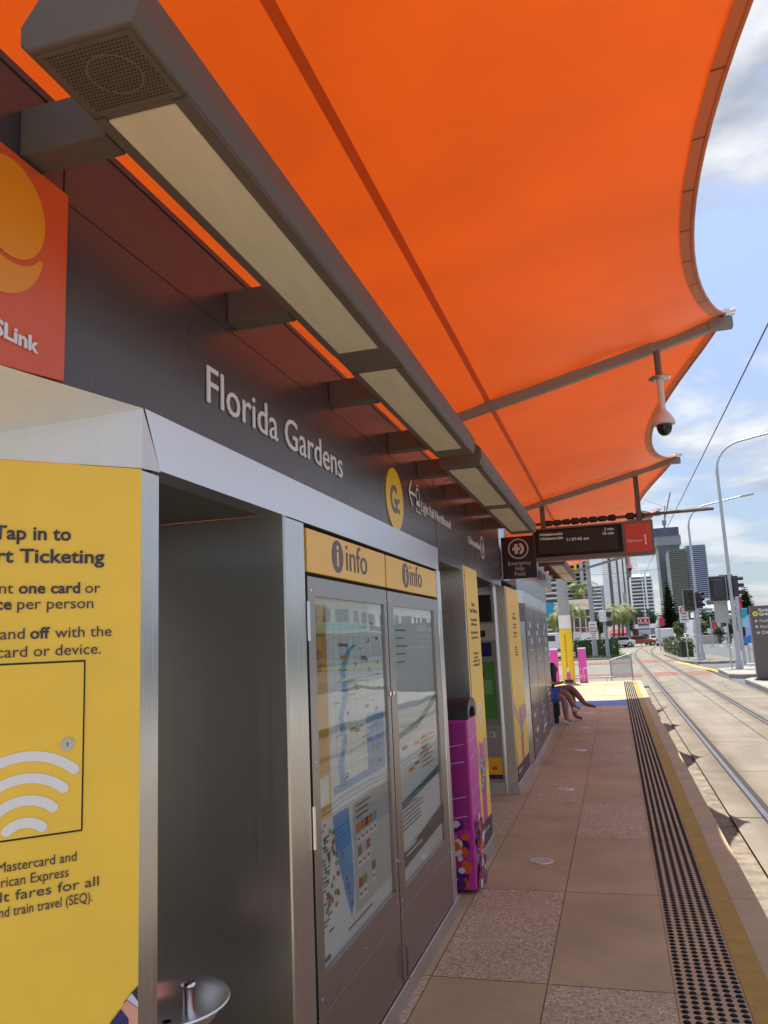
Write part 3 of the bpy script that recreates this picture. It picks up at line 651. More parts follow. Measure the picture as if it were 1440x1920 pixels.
        for c_ in (6, 8, 4, 7, 8):
            for _ in range(6):
                a_, b_ = g0 + rnd.uniform(.06, .2), rnd.uniform(.66, .93); m.m(c_).rects(o, Y, Z, [(a_, a_ + .02, b_, b_ + .016)], .0018 + rnd.random() * .0004)
        m.m(4)
        for _ in range(14): b_ = rnd.uniform(.6, .84); a_ = g0 + .235 + (.84 - b_) * .45; m.rects(o, Y, Z, [(a_, a_ + .022, b_, b_ + .005)], .0018)
        for (zz_, cs, x0_) in ((.855, (6, 6, 7, 6, 2), .43), (.765, (4, 3, 7), .44), (.645, (7, 8), .44), (.665, (4,), .62)):
            for q, c_ in enumerate(cs):
                a_ = g0 + x0_ + q * .058; m.m(c_).rects(o, Y, Z, [(a_, a_ + .05, zz_, zz_ + .035)], .0012); m.m(0).rects(o, Y, Z, [(a_, a_ + .05, zz_ - .045, zz_ - .004)], .0012); m.m(4).rects(o, Y, Z, [(a_ + .008, a_ + .038, zz_ - .03, zz_ - .02)], .0018)
        lines(m, 4, o, g0 + .43, g0 + .72, .955, 3, .022, .008, rnd, .0012); lines(m, 4, o, g0 + .3, g0 + .62, .535, 1, .02, .007, rnd)
        m.m(4).rects(o, Y, Z, [(g0 + .01, g0 + .1, .515, .53)], .001)
    else:
        m.m(9).rects(o, Y, Z, [(g0 + .02, g1 - .02, .84, 1.75)], .0006)
        m.m(5).prism([(g0 + .0, .80), (g0 + .9, .845), (g0 + .9, .885), (g0 + .0, .83)], o + X * .001, Y, Z, X * .0003)
        m.prism([(g0, 1.13), (g0 + .45, 1.15), (g0 + .9, 1.25), (g0 + .9, 1.29), (g0 + .45, 1.185), (g0, 1.155)], o + X * .001, Y, Z, X * .0003)
        m.m(11).prism([(g0, .53), (g0 + .91, .56), (g0 + .91, .66), (g0 + .4, .62), (g0, .60)], o + X * .001, Y, Z, X * .0003)
        for c_ in (6, 7, 5): 
            for _ in range(4): a_, b_ = rnd.uniform(g0 + .05, g1 - .2), rnd.uniform(.95, 1.1); m.m(c_).rects(o, Y, Z, [(a_, a_ + .1, b_, b_ + .018)], .0014 + rnd.random() * .0004)
        lines(m, 4, o, g0 + .06, g0 + .5, .80, 6, .02, .006, rnd, .0012); lines(m, 4, o, g0 + .5, g0 + .85, 1.08, 7, .025, .007, rnd, .0012); lines(m, 0, o, g0 + .1, g0 + .45, .6, 2, .025, .012, rnd, .0018); lines(m, 5, o, g0 + .08, g0 + .34, 1.66, 5, .04, .006, rnd, .0013)
    m.build('map_poster', PC, d)
    MB().quad((WX - .008, g0, h0), (WX - .008, g1, h0), (WX - .008, g1, h1), (WX - .008, g0, h1)).build('glass', GLASS, d)
    hy = y0 - .008 if k == 0 else y1 + .001
    for zc in (1.69, .99) if k == 0 else (1.69, .97, .3): MB().tube([(WX + .002, hy, zc - .07), (WX + .002, hy, zc + .07)], .008, 10).build('hinge', STEEL_LT, d, smooth=True)
    yy = (y1 - .02) if k == 0 else (y0 + .022)
    for zc in (1.365,) + ((.62,) if k == 0 else (.60,)): MB().disc((WX, yy, zc), Y, Z, .011, .011, X * .006, 16).build('latch', CHROME, d)
    # lower flap
    lp = MB().box(WX - .028, WX - .001, y0, y1, .092, .382).build('lower_panel', STEEL_DOOR, ic, bevel=.002)
hb = MB().tube([(WX + .002, 3.70, .255), (WX + .02, 3.70, .255), (WX + .02, 3.705, .11), (WX + .002, 3.705, .11)], .006, 8); hb.build('pull_handle', STEEL_DOOR, ic, smooth=True)

# ------------------------------------------------------------------ yellow notice fins
def fin(y0, y1, xf, label, xb, nearx):
    t = thing('ticketing_fin', ((xf + xb) / 2, y0, 0), label, 'sign fin', 'yellow ticketing fins')
    MB().box(xb, xf, y0, y1, 0.0, 2.155).build('casing', STEEL_DK, t, bevel=.004)
    MB().box(xb - .0, xf + .012, y0 - .004, y1 + .004, 0, .11).build('base', MATS['kick_steel'], t, bevel=.003)
    w = y1 - y0 - .05; o = Vector((xf, y1 - .02, 0))
    MB().box(xf + .0005, xf + .007, y0 + .015, y1 - .015, .27, 2.145).build('yellow_panel', YELLOW, t)
    ticket_text(t, o + X * .0075, Y, Z, cx=-(y1 - y0) / 2 + .02, ds=.31)
    m = MB(); yc = (y0 + y1) / 2; waves(m, Vector((xf + .0075, yc, .965)), Y, Z); m.build('contactless_waves', WHITE, t)
    m = MB(); o = Vector((xf + .0075, yc, -.17)); h = (y1 - y0) / 2 - .016
    decal(m, o, Y, Z, [(-h, 1.12), (-h + .06, 1.08), (-.09, .92), (-.06, .82), (-.13, .80), (-h, .98)], 0, 0)
    decal(m, o, Y, Z, [(h, 1.0), (.12, 1.02), (.03, .93), (.03, .80), (.15, .78), (h, .86)], 0, 0)
    decal(m, o, Y, Z, [(-.10, 1.03), (-.02, .99), (.06, 1.0), (.06, .86), (-.08, .84)], 1, .0003)
    decal(m, o, Y, Z, [(-.09, .88), (-.01, .90), (.09, .86), (.10, .66), (.02, .62), (-.10, .66)], 2, .0006)
    for i in range(6): decal(m, o + Y * (-.06 + .03 * (i % 4)) + Z * (.70 + .035 * i), Y, Z, ell(0, 0, .022, .016, 0, 340, 9), 3, .001 + i * .0002)
    decal(m, o, Y, Z, [(-.085, .66), (.085, .66), (.085, .442), (-.085, .442)], 1, .0004)
    decal(m, o, Y, Z, [(-h, .60), (-h + .03, .55), (-h + .03, .47), (-h, .43)], 2, .0004)
    m.build('printed_figure', [mat('print_skin2', (.55, .30, .24), rough=.4), MAGENTA, mat('print_slate', (.14, .13, .2), rough=.4), WHITE], t)
    m = MB().box(xf + .0005, xf + .0072, y0 + .015, y1 - .015, .115, .268); m.m(1).text('translink', (xf + .0073, y0 + .06, .2), Y, Z, .05, bold=True); m.text('going places', (xf + .0073, y0 + .28, .2), Y, Z, .03)
    m.build('navy_band', [mat('navy_band', (.035, .03, .055), rough=.4), WHITE2], t)
    return t
fin(5.835, 6.40, -1.05, 'yellow ticketing fin standing behind the magenta bin, before the ticket machine recess', -1.42, -1.243)
fin(8.56, 9.70, -1.10, 'second yellow ticketing fin, past the ticket machine, beside the dark notice boards', -1.215, -1.2)
# wall behind the bin
MBW = MB().box(-1.95, -1.421, 4.945, 6.5, 0, 2.119); 
bw = thing('recess_wall', (-1.7, 6.5, 0), 'plain brushed steel wall panels behind the bin and around the ticket machine', 'wall')
MBW.build('bin_recess_panel', STEEL_DK, bw)
MB().box(-1.95, -1.90, 6.51, 8.54, 0, 2.119).build('back_panel', STEEL_DK, bw)
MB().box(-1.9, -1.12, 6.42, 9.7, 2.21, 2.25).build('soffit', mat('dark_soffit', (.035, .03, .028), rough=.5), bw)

# ------------------------------------------------------------------ rubbish bin
b = thing('litter_bin', (-1.24, 5.36, 0), 'slim magenta litter bin with dark curved hood and bubble print, behind info cabinet', 'bin')
x0, x1, y0, y1 = -1.36, -.987, 5.29, 5.62
m = MB().box(x0, x1, y0, y1, .02, 1.08); m.build('body', MAGENTA, b, bevel=.008)
m = MB().box(x0 + .012, -1.105, y0 - .006, y0 - .0005, .40, 1.06).box(-1.098, x1 - .012, y0 - .006, y0 - .0005, .40, 1.06); m.build('front_door', MAGENTA_DK, b, bevel=.002)
hp = [(-.16, 0), (-.16, .06)] + [(-.16 * math.cos(R(a)), .06 + .07 * math.sin(R(a))) for a in range(10, 180, 10)] + [(.16, .06), (.16, 0), (.10, 0), (.10, .03)] + [(.10 * math.cos(R(a)), .03 + .045 * math.sin(R(a))) for a in range(10, 180, 10)] + [(-.10, .03), (-.10, 0)]
m = MB().prism([(a, z) for a, z in hp], (x0 - .006, (y0 + y1) / 2, 1.08), Y, Z, X * (x1 - x0 + .012)); m.build('hood', PLASTIC_DK, b, smooth=True)
m = MB().box(x0 + .02, x1 - .02, y0 + .02, y1 - .02, 1.081, 1.083); m.build('opening', BLACK, b)
m = MB(); rnd = random.Random(3)
cols = [mat('bubble_white', (.7, .68, .75), rough=.3), mat('bubble_purple', lin('#5d1f70'), rough=.3), mat('bubble_orange', lin('#d8642c'), rough=.3), mat('bubble_grey', (.3, .33, .4), rough=.3)]
for face in range(2):
    for i in range(95):
        z = .03 + .40 * (rnd.random() ** 1.3); r = rnd.uniform(.012, .04); k = rnd.choice((0, 1, 1, 2, 2, 3, 0))
        if face == 0: o = Vector((rnd.uniform(x0 + .05, x1 - .05), y0 - .0075 - .0002 * i, z + .01)); u = X; nd = Vector((0, -.0002, 0))
        else: o = Vector((x1 + .0015 + .0002 * i, rnd.uniform(y0 + .05, y1 - .05), z + .01)); u = Y; nd = Vector((.0002, 0, 0))
        m.m(k).prism(ell(0, 0, r, r * rnd.uniform(.7, 1.2), 0, 342, 19), o, u, Z, nd)
for zc in (.95, .84, .62, .5): m.m(0).obox((x1 + .0012, (y0 + y1) / 2, zc), Y * .14 + Z * .02, Z * .002, X * .0004); m.obox((-1.17, y0 - .0072, zc - .05), X * .15 + Z * .025, Z * .002, Y * .0004)
m.build('bubble_print', cols, b)

# ------------------------------------------------------------------ ticket machine
t = thing('ticket_machine', (-1.5, 8.57, 0), 'steel ticket vending machine with louvre, blue screen and green panel in the recess', 'ticket machine')
yf = 8.55
MB().box(-1.90, -1.2, yf, 9.3, .06, 2.16).build('cabinet', STEEL, t, bevel=.004)
MB().box(-1.88, -1.2, yf - .012, yf - .001, .0, .12).build('plinth', MATS['kick_steel'], t)
m = MB().box(-1.88, -1.26, yf - .01, yf - .001, 1.78, 2.07)
for i in range(7): m.m(1).obox((-1.57, yf - .018, 1.80 + .04 * i), X * .30, Vector((0, .012, .012)), Vector((0, .002, -.002)))
m.build('louvre', [BLACK, mat('louvre_slat', (.05, .035, .03), rough=.45)], t)
MB().box(-1.88, -1.24, yf - .012, yf - .001, 1.585, 1.755).m(1).box(-1.45, -1.34, yf - .014, yf - .012, 1.62, 1.69).build('header_strip', [STEEL_LT, BLACK], t)
MB().box(-1.88, -1.23, yf - .008, yf - .001, .70, 1.575).build('face_plate', STEEL_DOOR, t)
MB().box(-1.70, -1.285, yf - .012, yf - .0085, 1.415, 1.562).build('touch_screen', mat('ticket_screen', (.012, .018, .09), rough=.15), t)
m = MB().box(-1.70, -1.262, yf - .012, yf - .0085, .76, 1.36); m.m(1).box(-1.42, -1.38, yf - .014, yf - .012, 1.2, 1.25).m(2).box(-1.44, -1.30, yf - .0135, yf - .0122, 1.02, 1.17)
m.build('payment_panel', [mat('ticket_green', (.06, .20, .03), rough=.35, var=.15, scale=4), BLACK, mat('ticket_pale_green', (.14, .30, .10), rough=.4)], t)
MB().box(-1.36, -1.30, yf - .012, yf - .001, .57, .64).m(1).box(-1.345, -1.335, yf - .0135, yf - .012, .585, .625).build('coin_slot', [STEEL_DK, BLACK], t)
m = MB().box(-1.62, -1.25, yf - .004, yf - .001, .2, .37); m.m(1).box(-1.62, -1.25, yf - .004, yf - .001, .155, .199).m(2).prism(ell(-1.33, .265, .03, .018, 0, 340, 14), (0, yf - .0052, 0), X, Z, (0, .001, 0)); m.prism(ell(-1.42, .25, .025, .02, 0, 340, 14), (0, yf - .0052, 0), X, Z, (0, .001, 0))
m.build('yellow_sticker', [mat('sticker_yellow', lin('#e0a81c'), rough=.4), mat('sticker_navy', (.02, .02, .07), rough=.4), mat('sticker_red', lin('#c8452c'), rough=.4)], t)
MB().tube([(-1.22, yf - .005, .02), (-1.22, yf - .005, 2.15)], .018, 10).build('corner_trim', STEEL_LT, t, smooth=True)

# round steel column
c = thing('steel_column', (-1.17, 8.9, 0), 'round polished steel column carrying the roof beside the emergency help sign', 'column')
MB().lathe([(.095, 2.22), (.095, 3.2)], (-1.17, 8.75, 0), 32).build('shaft', mat('polished_column', (.62, .62, .64), rough=.22, metal=1, rvar=.08, scale=3), c, smooth=True)
MB().lathe([(.13, 3.14), (.13, 3.2), (.0, 3.2)], (-1.17, 8.75, 0), 24).build('cap_plate', BEAM, c)

# ------------------------------------------------------------------ dark notice cabinet
nc = thing('notice_cabinet', (-1.5, 12.4, 0), 'long steel cabinet with dark notice panels of small white and yellow print, beside bench', 'notice board')
def xf_(y): return -1.10 - .08 * (y - 10.25) / 4.5
fp = [(xf_(10.25), 10.25), (xf_(14.75), 14.75), (-1.95, 14.75), (-1.95, 9.95), (-1.17, 9.95)]
MB().foot(fp, .05, 2.03).build('casing', STEEL, nc, bevel=.004)
MB().foot([(x + .01 if x > -1.9 else x, y) for x, y in fp], 0, .049).build('base', MATS['kick_steel'], nc)
MB().foot([(x + .006 if x > -1.9 else x, y) for x, y in fp], 2.031, 2.19).build('top_rail', STEEL_LT, nc)
UN = (Vector((xf_(14.75), 14.75, 0)) - Vector((xf_(10.25), 10.25, 0))).normalized(); NN = UN.cross(Z); PN = Vector((xf_(10.25), 10.25, 0))
NP = mat('notice_dark', (.085, .082, .095), rough=.22, var=.1, scale=3); NW = mat('notice_white', (.55, .55, .56), rough=.4); NY = mat('notice_yellow', lin('#d2a83c'), rough=.4)
rnd = random.Random(11)
for i, (a, b_) in enumerate(((.12, 1.45), (1.50, 2.92), (2.97, 4.40))):
    m = MB().obox(PN + UN * ((a + b_) / 2) + Z * 1.04 + NN * .004, UN * (b_ - a) / 2, Z * .955, NN * .003)
    o = PN + NN * .0075
    m.m(1).rects(o, UN, Z, [(a + .25, a + .5, 1.62, 1.68), (a + .6, a + .85, 1.5, 1.58), (a + .5, a + .75, 1.72, 1.80)], .0006)
    for q in range(18):
        zz_ = 1.42 - q * .072 + rnd.uniform(-.015, .015); a_ = a + rnd.uniform(.15, .5); w_ = rnd.uniform(.2, .65); k = 2 if rnd.random() < .28 else 1
        m.m(k).rects(o, UN, Z, [(a_, min(b_ - .05, a_ + w_), zz_, zz_ + rnd.choice((.010, .014, .02, .05)))], .0006 + .0001 * q)
    if i == 2: m.m(3).rects(o, UN, Z, [(a + .4, a + .5, .15, .65)], .003)
    m.build('notice_panel', [NP, NW, NY, MAGENTA], nc)
m = MB().obox((-1.115, 10.095, 1.91), Vector((.07, .30, 0)).normalized() * .145, Z * .115, Vector((.3, -.07, 0)).normalized() * .004)
fu = Vector((.07, .30, 0)).normalized(); m.m(1); ring(m, Vector((-1.115, 10.095, 1.91)) + fu.cross(Z) * .005, fu, Z, .055, .065, .001, 28); m.rects(Vector((-1.115, 10.095, 1.91)) + fu.cross(Z) * .005, fu, Z, [(-.008, .008, -.03, .03)], .001)
m.build('help_plate', [DARKP, mat('plate_red', (.35, .12, .1), rough=.5)], nc)
# glazed screen above notice cabinet and far sign wall
fw = thing('far_sign_wall', (-1.3, 12.5, 2.2), 'far charcoal upper wall with pale blue glass strip over the dark notice boards', 'sign wall')
MB().foot([(-1.14, 10.0), (-1.2, 15.2), (-1.5, 15.2), (-1.5, 10.0)], 2.192, 2.50).build('glass_strip', mat('blue_glass', (.30, .38, .46), rough=.18, metal=.6, var=.05, scale=2), fw)
MB().foot([(-1.12, 10.0), (-1.18, 16.6), (-1.5, 16.6), (-1.5, 10.0)], 2.501, 2.83).build('panel', DARKP, fw)

# ------------------------------------------------------------------ light beams
def light_beam(y0, y1, zb, xl, xr, segs, brackets, label, grille=False):
    t = thing('light_beam', ((xl + xr) / 2, y0, zb), label, 'light', 'light beams under the canopy')
    prof = [(xl, zb), (xr, zb), (xr + .012, zb + .03), (xr + .012, zb + .085), (xr - .05, zb + .16), (xl + .075, zb + .16), (xl - .012, zb + .05), (xl - .012, zb + .015)]
    m = MB().prism([(x, z) for x, z in prof], (0, y0, 0), X, Z, Y * (y1 - y0)); m.build('housing', BEAM, t, bevel=.004)
    for a, b_ in segs:
        w = xr - xl; MB().box(xl + w * .13, xr - w * .16, a, b_, zb - .0045, zb - .0005).build('diffuser', DIFFUSER, t)
        m = MB()
        for p, q, r_, s_ in ((xl + .002, xl + w * .13 - .001, a - .01, b_ + .01), (xr - w * .16 + .001, xr - .002, a - .01, b_ + .01)): m.box(p, q, r_, s_, zb - .006, zb - .0005)
        m.build('frame_strip', BEAM, t)
    if grille:
        m = MB().box(xl + .01, xr - .01, y0 + .012, y0 + .175, zb - .003, zb - .0005)
        gp_ = m.build('speaker_grille', BEAM, t)
        m = MB(); ny, nx = 19, 24; q = 0
        for i in range(ny):
            for j in range(nx):
                x = xl + .022 + (j + .5 * (i % 2)) * .0068; y = y0 + .022 + i * .0076
                if x > xr - .02: continue
                m.add([(x + .0024 * math.cos(k * math.pi / 3), y + .0024 * math.sin(k * math.pi / 3), zb - .0034) for k in range(6)], [tuple(range(6))])
        m.build('perforations', BLACK, gp_)
        m = MB(); ring(m, Vector(((xl + xr) / 2 + .01, y0 + .09, zb - .0036)), Y, X, .0455, .048, .0003, 32)
        m.build('speaker_cone', mat('cone_grey', (.15, .13, .11), rough=.6), gp_)
    for y in brackets:
        MB().box(DX + .001, xl - .013, y, y + .07, zb + .006, zb + .11).build('bracket', BEAM, t, bevel=.003)
    return t
light_beam(.966, 4.16, 2.593, -.855, -.655, ((1.158, 2.455), (2.685, 3.985)), (1.20, 2.10, 3.02, 3.92), 'nearest bronze light beam with round speaker grille and two long diffusers', True)
light_beam(4.32, 7.55, 2.574, -.872, -.648, ((4.42, 5.75), (5.95, 7.3)), (4.56, 5.36, 6.2, 7.05), 'second bronze light beam, between the nearest beam and the hanging departure screen')
light_beam(12.4, 16.3, 2.68, -.90, -.66, ((12.6, 14.2), (14.4, 16.1)), (12.6, 13.6, 14.6, 15.6), 'far light beam with cream diffusers behind the departure screen and help sign')  # diffusers are unlit cream acrylic

# ------------------------------------------------------------------ canopy
PK = [1.02 + 4.33 * k for k in range(6)]; XP, XI = .874, -3.3
def lift(y): q = min(1, max(0, (y - 14) / 6)); return .20 * q * q * (3 - 2 * q)
def zr(x): return 3.4215 + .2375 * x + (.012 * ((x + .1) ** 2 - .9) if x > -1.2 else 0)
can = thing('tensile_canopy', (-1.2, 7, 0), 'orange tensioned fabric canopy with scalloped outer edge stretched over the platform', 'canopy')
def canopy_pt(s, t, y0, y1, last=False):
    """s 0..1 from inner to outer edge, t 0..1 along the bay"""
    k = 1 - (2 * t - 1) ** 2
    xe = XP - .40 * k; x = XI + (xe - XI) * s; q = max(0, (x + 1.0) / 1.87)
    z = zr(x + .40 * k * s) - k * (.05 + .25 * min(1, q) ** 1.7)
    e_ = min(t, 1 - t); rip = .016 * math.exp(-(e_ / .06) ** 2) * math.sin(x * 9.0 + e_ * 30) + .010 * math.exp(-(e_ / .12) ** 2) * math.sin(x * 4.3 + 1.7)
    y = y0 + (y1 - y0) * t
    if last:
        e = 1 - ((x + 1.1) / 2.1) ** 2; y -= max(0, e) * 1.75 * t
    return Vector((x, y, z + rip + lift(y)))
for k in range(5):
    y0, y1 = PK[k], PK[k + 1]; ns, nt_ = 40, 36; last = k == 4
    m = MB(); vs = [canopy_pt(i / ns, j / nt_, y0, y1, last) for j in range(nt_ + 1) for i in range(ns + 1)]
    m.add(vs, [(j * (ns + 1) + i, j * (ns + 1) + i + 1, (j + 1) * (ns + 1) + i + 1, (j + 1) * (ns + 1) + i) for j in range(nt_) for i in range(ns)])
    mb = m.build('membrane', FAB, can, smooth=True, angle=80)
    # hem: folded double edge and its stitch joints
    m = MB(); n = 48
    for j in range(n):
        t0_, t1_ = j / n, (j + 1) / n
        w = lambda t_: .9885 - .001 * (1 - (2 * t_ - 1) ** 2)
        a, b_, c_, d_ = canopy_pt(w(t0_), t0_, y0, y1, last), canopy_pt(1.002, t0_, y0, y1, last), canopy_pt(1.002, t1_, y0, y1, last), canopy_pt(w(t1_), t1_, y0, y1, last)
        dz = Vector((0, 0, -.008)); m.quad(a + dz, b_ + dz, c_ + dz, d_ + dz)
        if j % 4 == 1:
            m.m(1).quad(a + dz * 1.3, b_ + dz * 1.3, b_ + dz * 1.3 + Y * .006, a + dz * 1.3 + Y * .006); m.m(0)
    m.build('hem', [FAB2, mat('stitch', (.16, .05, .02), rough=.9)], mb)
    # cable in the hem, seam
    m = MB().tube([canopy_pt(1.002, j / 24, y0, y1, last) + Z * -.004 for j in range(25)], .011, 6); m.build('edge_cable', FAB2, mb, smooth=True)
    for xs_ in (-.715, -2.3):
        m = MB()
        for j in range(24):
            pts = []
            for tt, dx in ((j / 24, -.017), (j / 24, .017), ((j + 1) / 24, .017), ((j + 1) / 24, -.017)):
                kk = 1 - (2 * tt - 1) ** 2; xe = XP - .40 * kk; pts.append(canopy_pt((xs_ + dx - XI) / (xe - XI), tt, y0, y1, last) + Z * -.003)
            m.quad(*pts)
        m.build('seam', FAB3, mb)
for k in range(6):
    y = PK[k]; m = MB(); zo = lift(y); pts = [(x, zr(x) + zo - .012) for x in (XI, -2.4, -1.6, -1.0, -.5, 0, .45, XP - .1)]
    for (a, za), (b_, zb) in zip(pts, pts[1:]):
        m.add([(xx, yy, z2) for xx, z1 in ((a, za), (b_, zb)) for yy, z2 in ((y - .03, z1), (y + .03, z1), (y + .03, z1 - .065), (y - .03, z1 - .065))], [(0, 1, 5, 4), (1, 2, 6, 5), (2, 3, 7, 6), (3, 0, 4, 7)])
    m.box(XP - .11, XP + .035, y - .036, y + .036, zr(XP) + zo - .095, zr(XP) + zo - .028)
    r = m.build('rafter', mat('rafter_paint', (.22, .205, .185), rough=.45, var=.06, scale=12), can)
    m = MB().tube([(XP - .09, y - .03, zr(XP) + zo - .004), (XP + .06, y - .03, zr(XP) + zo + .012)], .013, 8).tube([(XP - .09, y + .03, zr(XP) + zo - .004), (XP + .06, y + .03, zr(XP) + zo + .012)], .013, 8).box(XP - .02, XP + .02, y - .05, y + .05, zr(XP) + zo - .028, zr(XP) + zo + .02)
    m.build('clamp', STEEL_LT, r, smooth=True)
for y in (PK[0], PK[2], PK[5] - .4):
    MB().tube([(-2.6, y, 0), (-2.6, y, zr(-2.6) - .04)], .1, 16).build('mast', GREYP, can, smooth=True)

# ------------------------------------------------------------------ CCTV
def cctv(x, y, zt, label, drop=.19, col2=(.62, .50, .44)):
    c = thing('dome_camera', (x, y, zt), label, 'security camera', 'dome cameras hanging under the canopy')
    MB().tube([(x, y, zt), (x, y, zt - drop)], .022, 12).build('stem', mat('stem_paint', (.13, .11, .10), rough=.5), c, smooth=True)
    z = zt - drop
    MB().lathe([(0, .014), (.03, .014), (.066, .004), (.072, -.004), (.06, -.012), (.02, -.012)], (x, y, z), 20).build('flange', STEEL, c, smooth=True)
    MB().lathe([(.021, -.012), (.021, -.21), (.026, -.225), (.045, -.25), (.066, -.285), (.071, -.305), (.071, -.318), (.052, -.322), (0, -.322)], (x, y, z), 24).build('housing', mat('camera_shell', (.66, .58, .53), rough=.4), c, smooth=True, angle=40)
    MB().lathe([(.050, -.321), (.049, -.345), (.040, -.372), (.022, -.390), (0, -.396)], (x, y, z), 20).build('dome', mat('dome_smoke', (.012, .011, .010), rough=.08), c, smooth=True, angle=80)
cctv(.427, 5.35, zr(.427) - .07, 'white dome camera hanging nearest, from the outer end of the long rafter')
p = at(1180, 1062, y=18.34)
cctv(p.x, 18.34, p.z + .60, 'farther dome camera hanging behind the departure screen before the striped tower', .32)

# ------------------------------------------------------------------ hanging departure display
d = thing('departure_display', (-.16, 9.68, 2.72), 'hanging grey departure screen with orange platform number end panel', 'display')
yd = 9.66
MB().box(-.862, .532, yd, yd + .17, 2.49, 2.895).build('frame', mat('display_frame', (.13, .115, .105), rough=.45, var=.05, scale=9), d, bevel=.006)
MB().box(-.85, .18, yd - .006, yd - .0005, 2.54, 2.872).build('screen', SCREEN, d)
m = MB().box(-.80, .125, yd - .0085, yd - .0065, 2.575, 2.85); m.build('display_area', mat('display_area', (.036, .042, .034), rough=.16, spec=.12), d)
LED = mat('display_text', (.5, .5, .45), rough=.5, emit=((.75, .78, .7), .08)); LEDG = mat('display_green', (.1, .2, .05), rough=.5, emit=((.35, .6, .12), .06))
m = MB(); o = Vector((0, yd - .009, 0))
for t_, xx, zz_, w_, al_ in (('Helensvale', -.742, 2.795, .235, 'L'), ('Helensvale', -.742, 2.745, .235, 'L'), ('3 min', .085, 2.805, .105, 'R'), ('10 min', .085, 2.755, .125, 'R'), ('11:57:45 am', -.46, 2.715, .255, 'L')):
    MB().text(t_, o + X * xx + Z * zz_, X, Z, .05, align=al_, width=w_).build('screen_text', LED, d)
for z in (2.812, 2.762): MB().disc(o + X * -.765 + Z * z, X, Z, .014, .014, Y * -.0006, 14).build('line_dot', LEDG, d)
pp = MB().box(.21, .505, yd - .006, yd - .0005, 2.525, 2.862).build('platform_panel', mat('platform_orange', lin('#c2402a'), rough=.35), d)
m = MB()
m.text('Platform', (.392, yd - .0065, 2.645), X, Z, .048, align='R', width=.16); m.text('1', (.425, yd - .0065, 2.605), X, Z, .175)
m.build('lettering', mat('platform_letter', (.78, .66, .5), rough=.4), pp)
for x in (-.73, .39): MB().box(x - .028, x + .028, yd + .03, yd + .09, 2.896, zr(x) - .07).build('hanger', BEAM, d, bevel=.003)

q0, q1 = at(1003, 984, y=9.74), at(1222, 964, y=9.74)
MB().tube([q0 - (q1 - q0) * .02, q1 + (q1 - q0) * .5], .018, 8).build('conduit', BEAM, d, smooth=True)
rnd = random.Random(4)
for i in range(11):
    if i == 8: continue
    q = q0.lerp(q1, .12 + .078 * i); dv = (q1 - q0).normalized()
    MB().tube([q - dv * .052, q - dv * .035, q + dv * .03, q + dv * .05], [.022, .038 + rnd.uniform(-.004, .006), .040 + rnd.uniform(-.006, .004), .022], 9).build('cable_wrap', mat('cable_wrap', (.03, .024, .022), rough=.7), d, smooth=True)

# emergency help sign
h = thing('help_sign', (-.9, 8.3, 2.42), 'square dark emergency help point sign with white cross and handset ring', 'sign')
MB().box(-1.075, -.722, 8.29, 8.33, 2.205, 2.645).build('panel', mat('help_panel', (.02, .014, .016), rough=.3), h, bevel=.003)
m = MB(); o = Vector((-.898, 8.289, 2.515)); ring(m, o, X, Z, .094, .106, .001, 44)
m.rects(o, X, Z, [(-.062, .018, -.017, .017), (-.04, -.004, -.052, -.0175), (-.04, -.004, .0175, .052)], .0012)
hs = ell(-.005, 0, .066, .066, -58, 58, 16) + ell(-.012, 0, .042, .042, 50, -50, 16); m.prism(hs, o, X, Z, Y * -.0012)
m.rects(o, X, Z, [(.012, .036, .036, .058), (.012, .036, -.058, -.036)], .0015)
for t_, z_, w in (('Emergency', 2.345, .235), ('Help', 2.288, .092), ('Point', 2.232, .112)): m.text(t_, (-.895, 8.2885, z_), X, Z, .062, align='C', width=w)
m.build('lettering', mat('help_letter', (.55, .49, .45), rough=.45), h)

# ------------------------------------------------------------------ floor lights
fl = thing('floor_light', (-.656, 6.10, 0), 'round steel floor light set in smooth brown paving nearest the camera', 'floor light', 'floor lights along the platform')
MB().lathe([(.066, .001), (.066, .006), (.085, .005), (.087, .001)], (-.656, 6.10, 0), 36).build('trim_ring', mat('ring_steel', (.62, .62, .60), rough=.3, metal=.8), fl, smooth=True)
MB().lathe([(0, .0035), (.066, .0035)], (-.656, 6.10, 0), 28).build('lens', mat('frosted_lens', (.42, .43, .40), rough=.35), fl)
for (x, y, lb) in ((-.644, 8.863, 'round steel floor light set in speckled paving, second from the camera'), (-.615, 11.774, 'round steel floor light, third from the camera, beyond the second fin'), (-.674, 14.54, 'round steel floor light just in front of the seated white shoes'), (-.657, 17.24, 'round steel floor light beyond the raised bare foot, near blue marking')):
    copy_tree(fl, loc=(x, y, 0), label=lb)

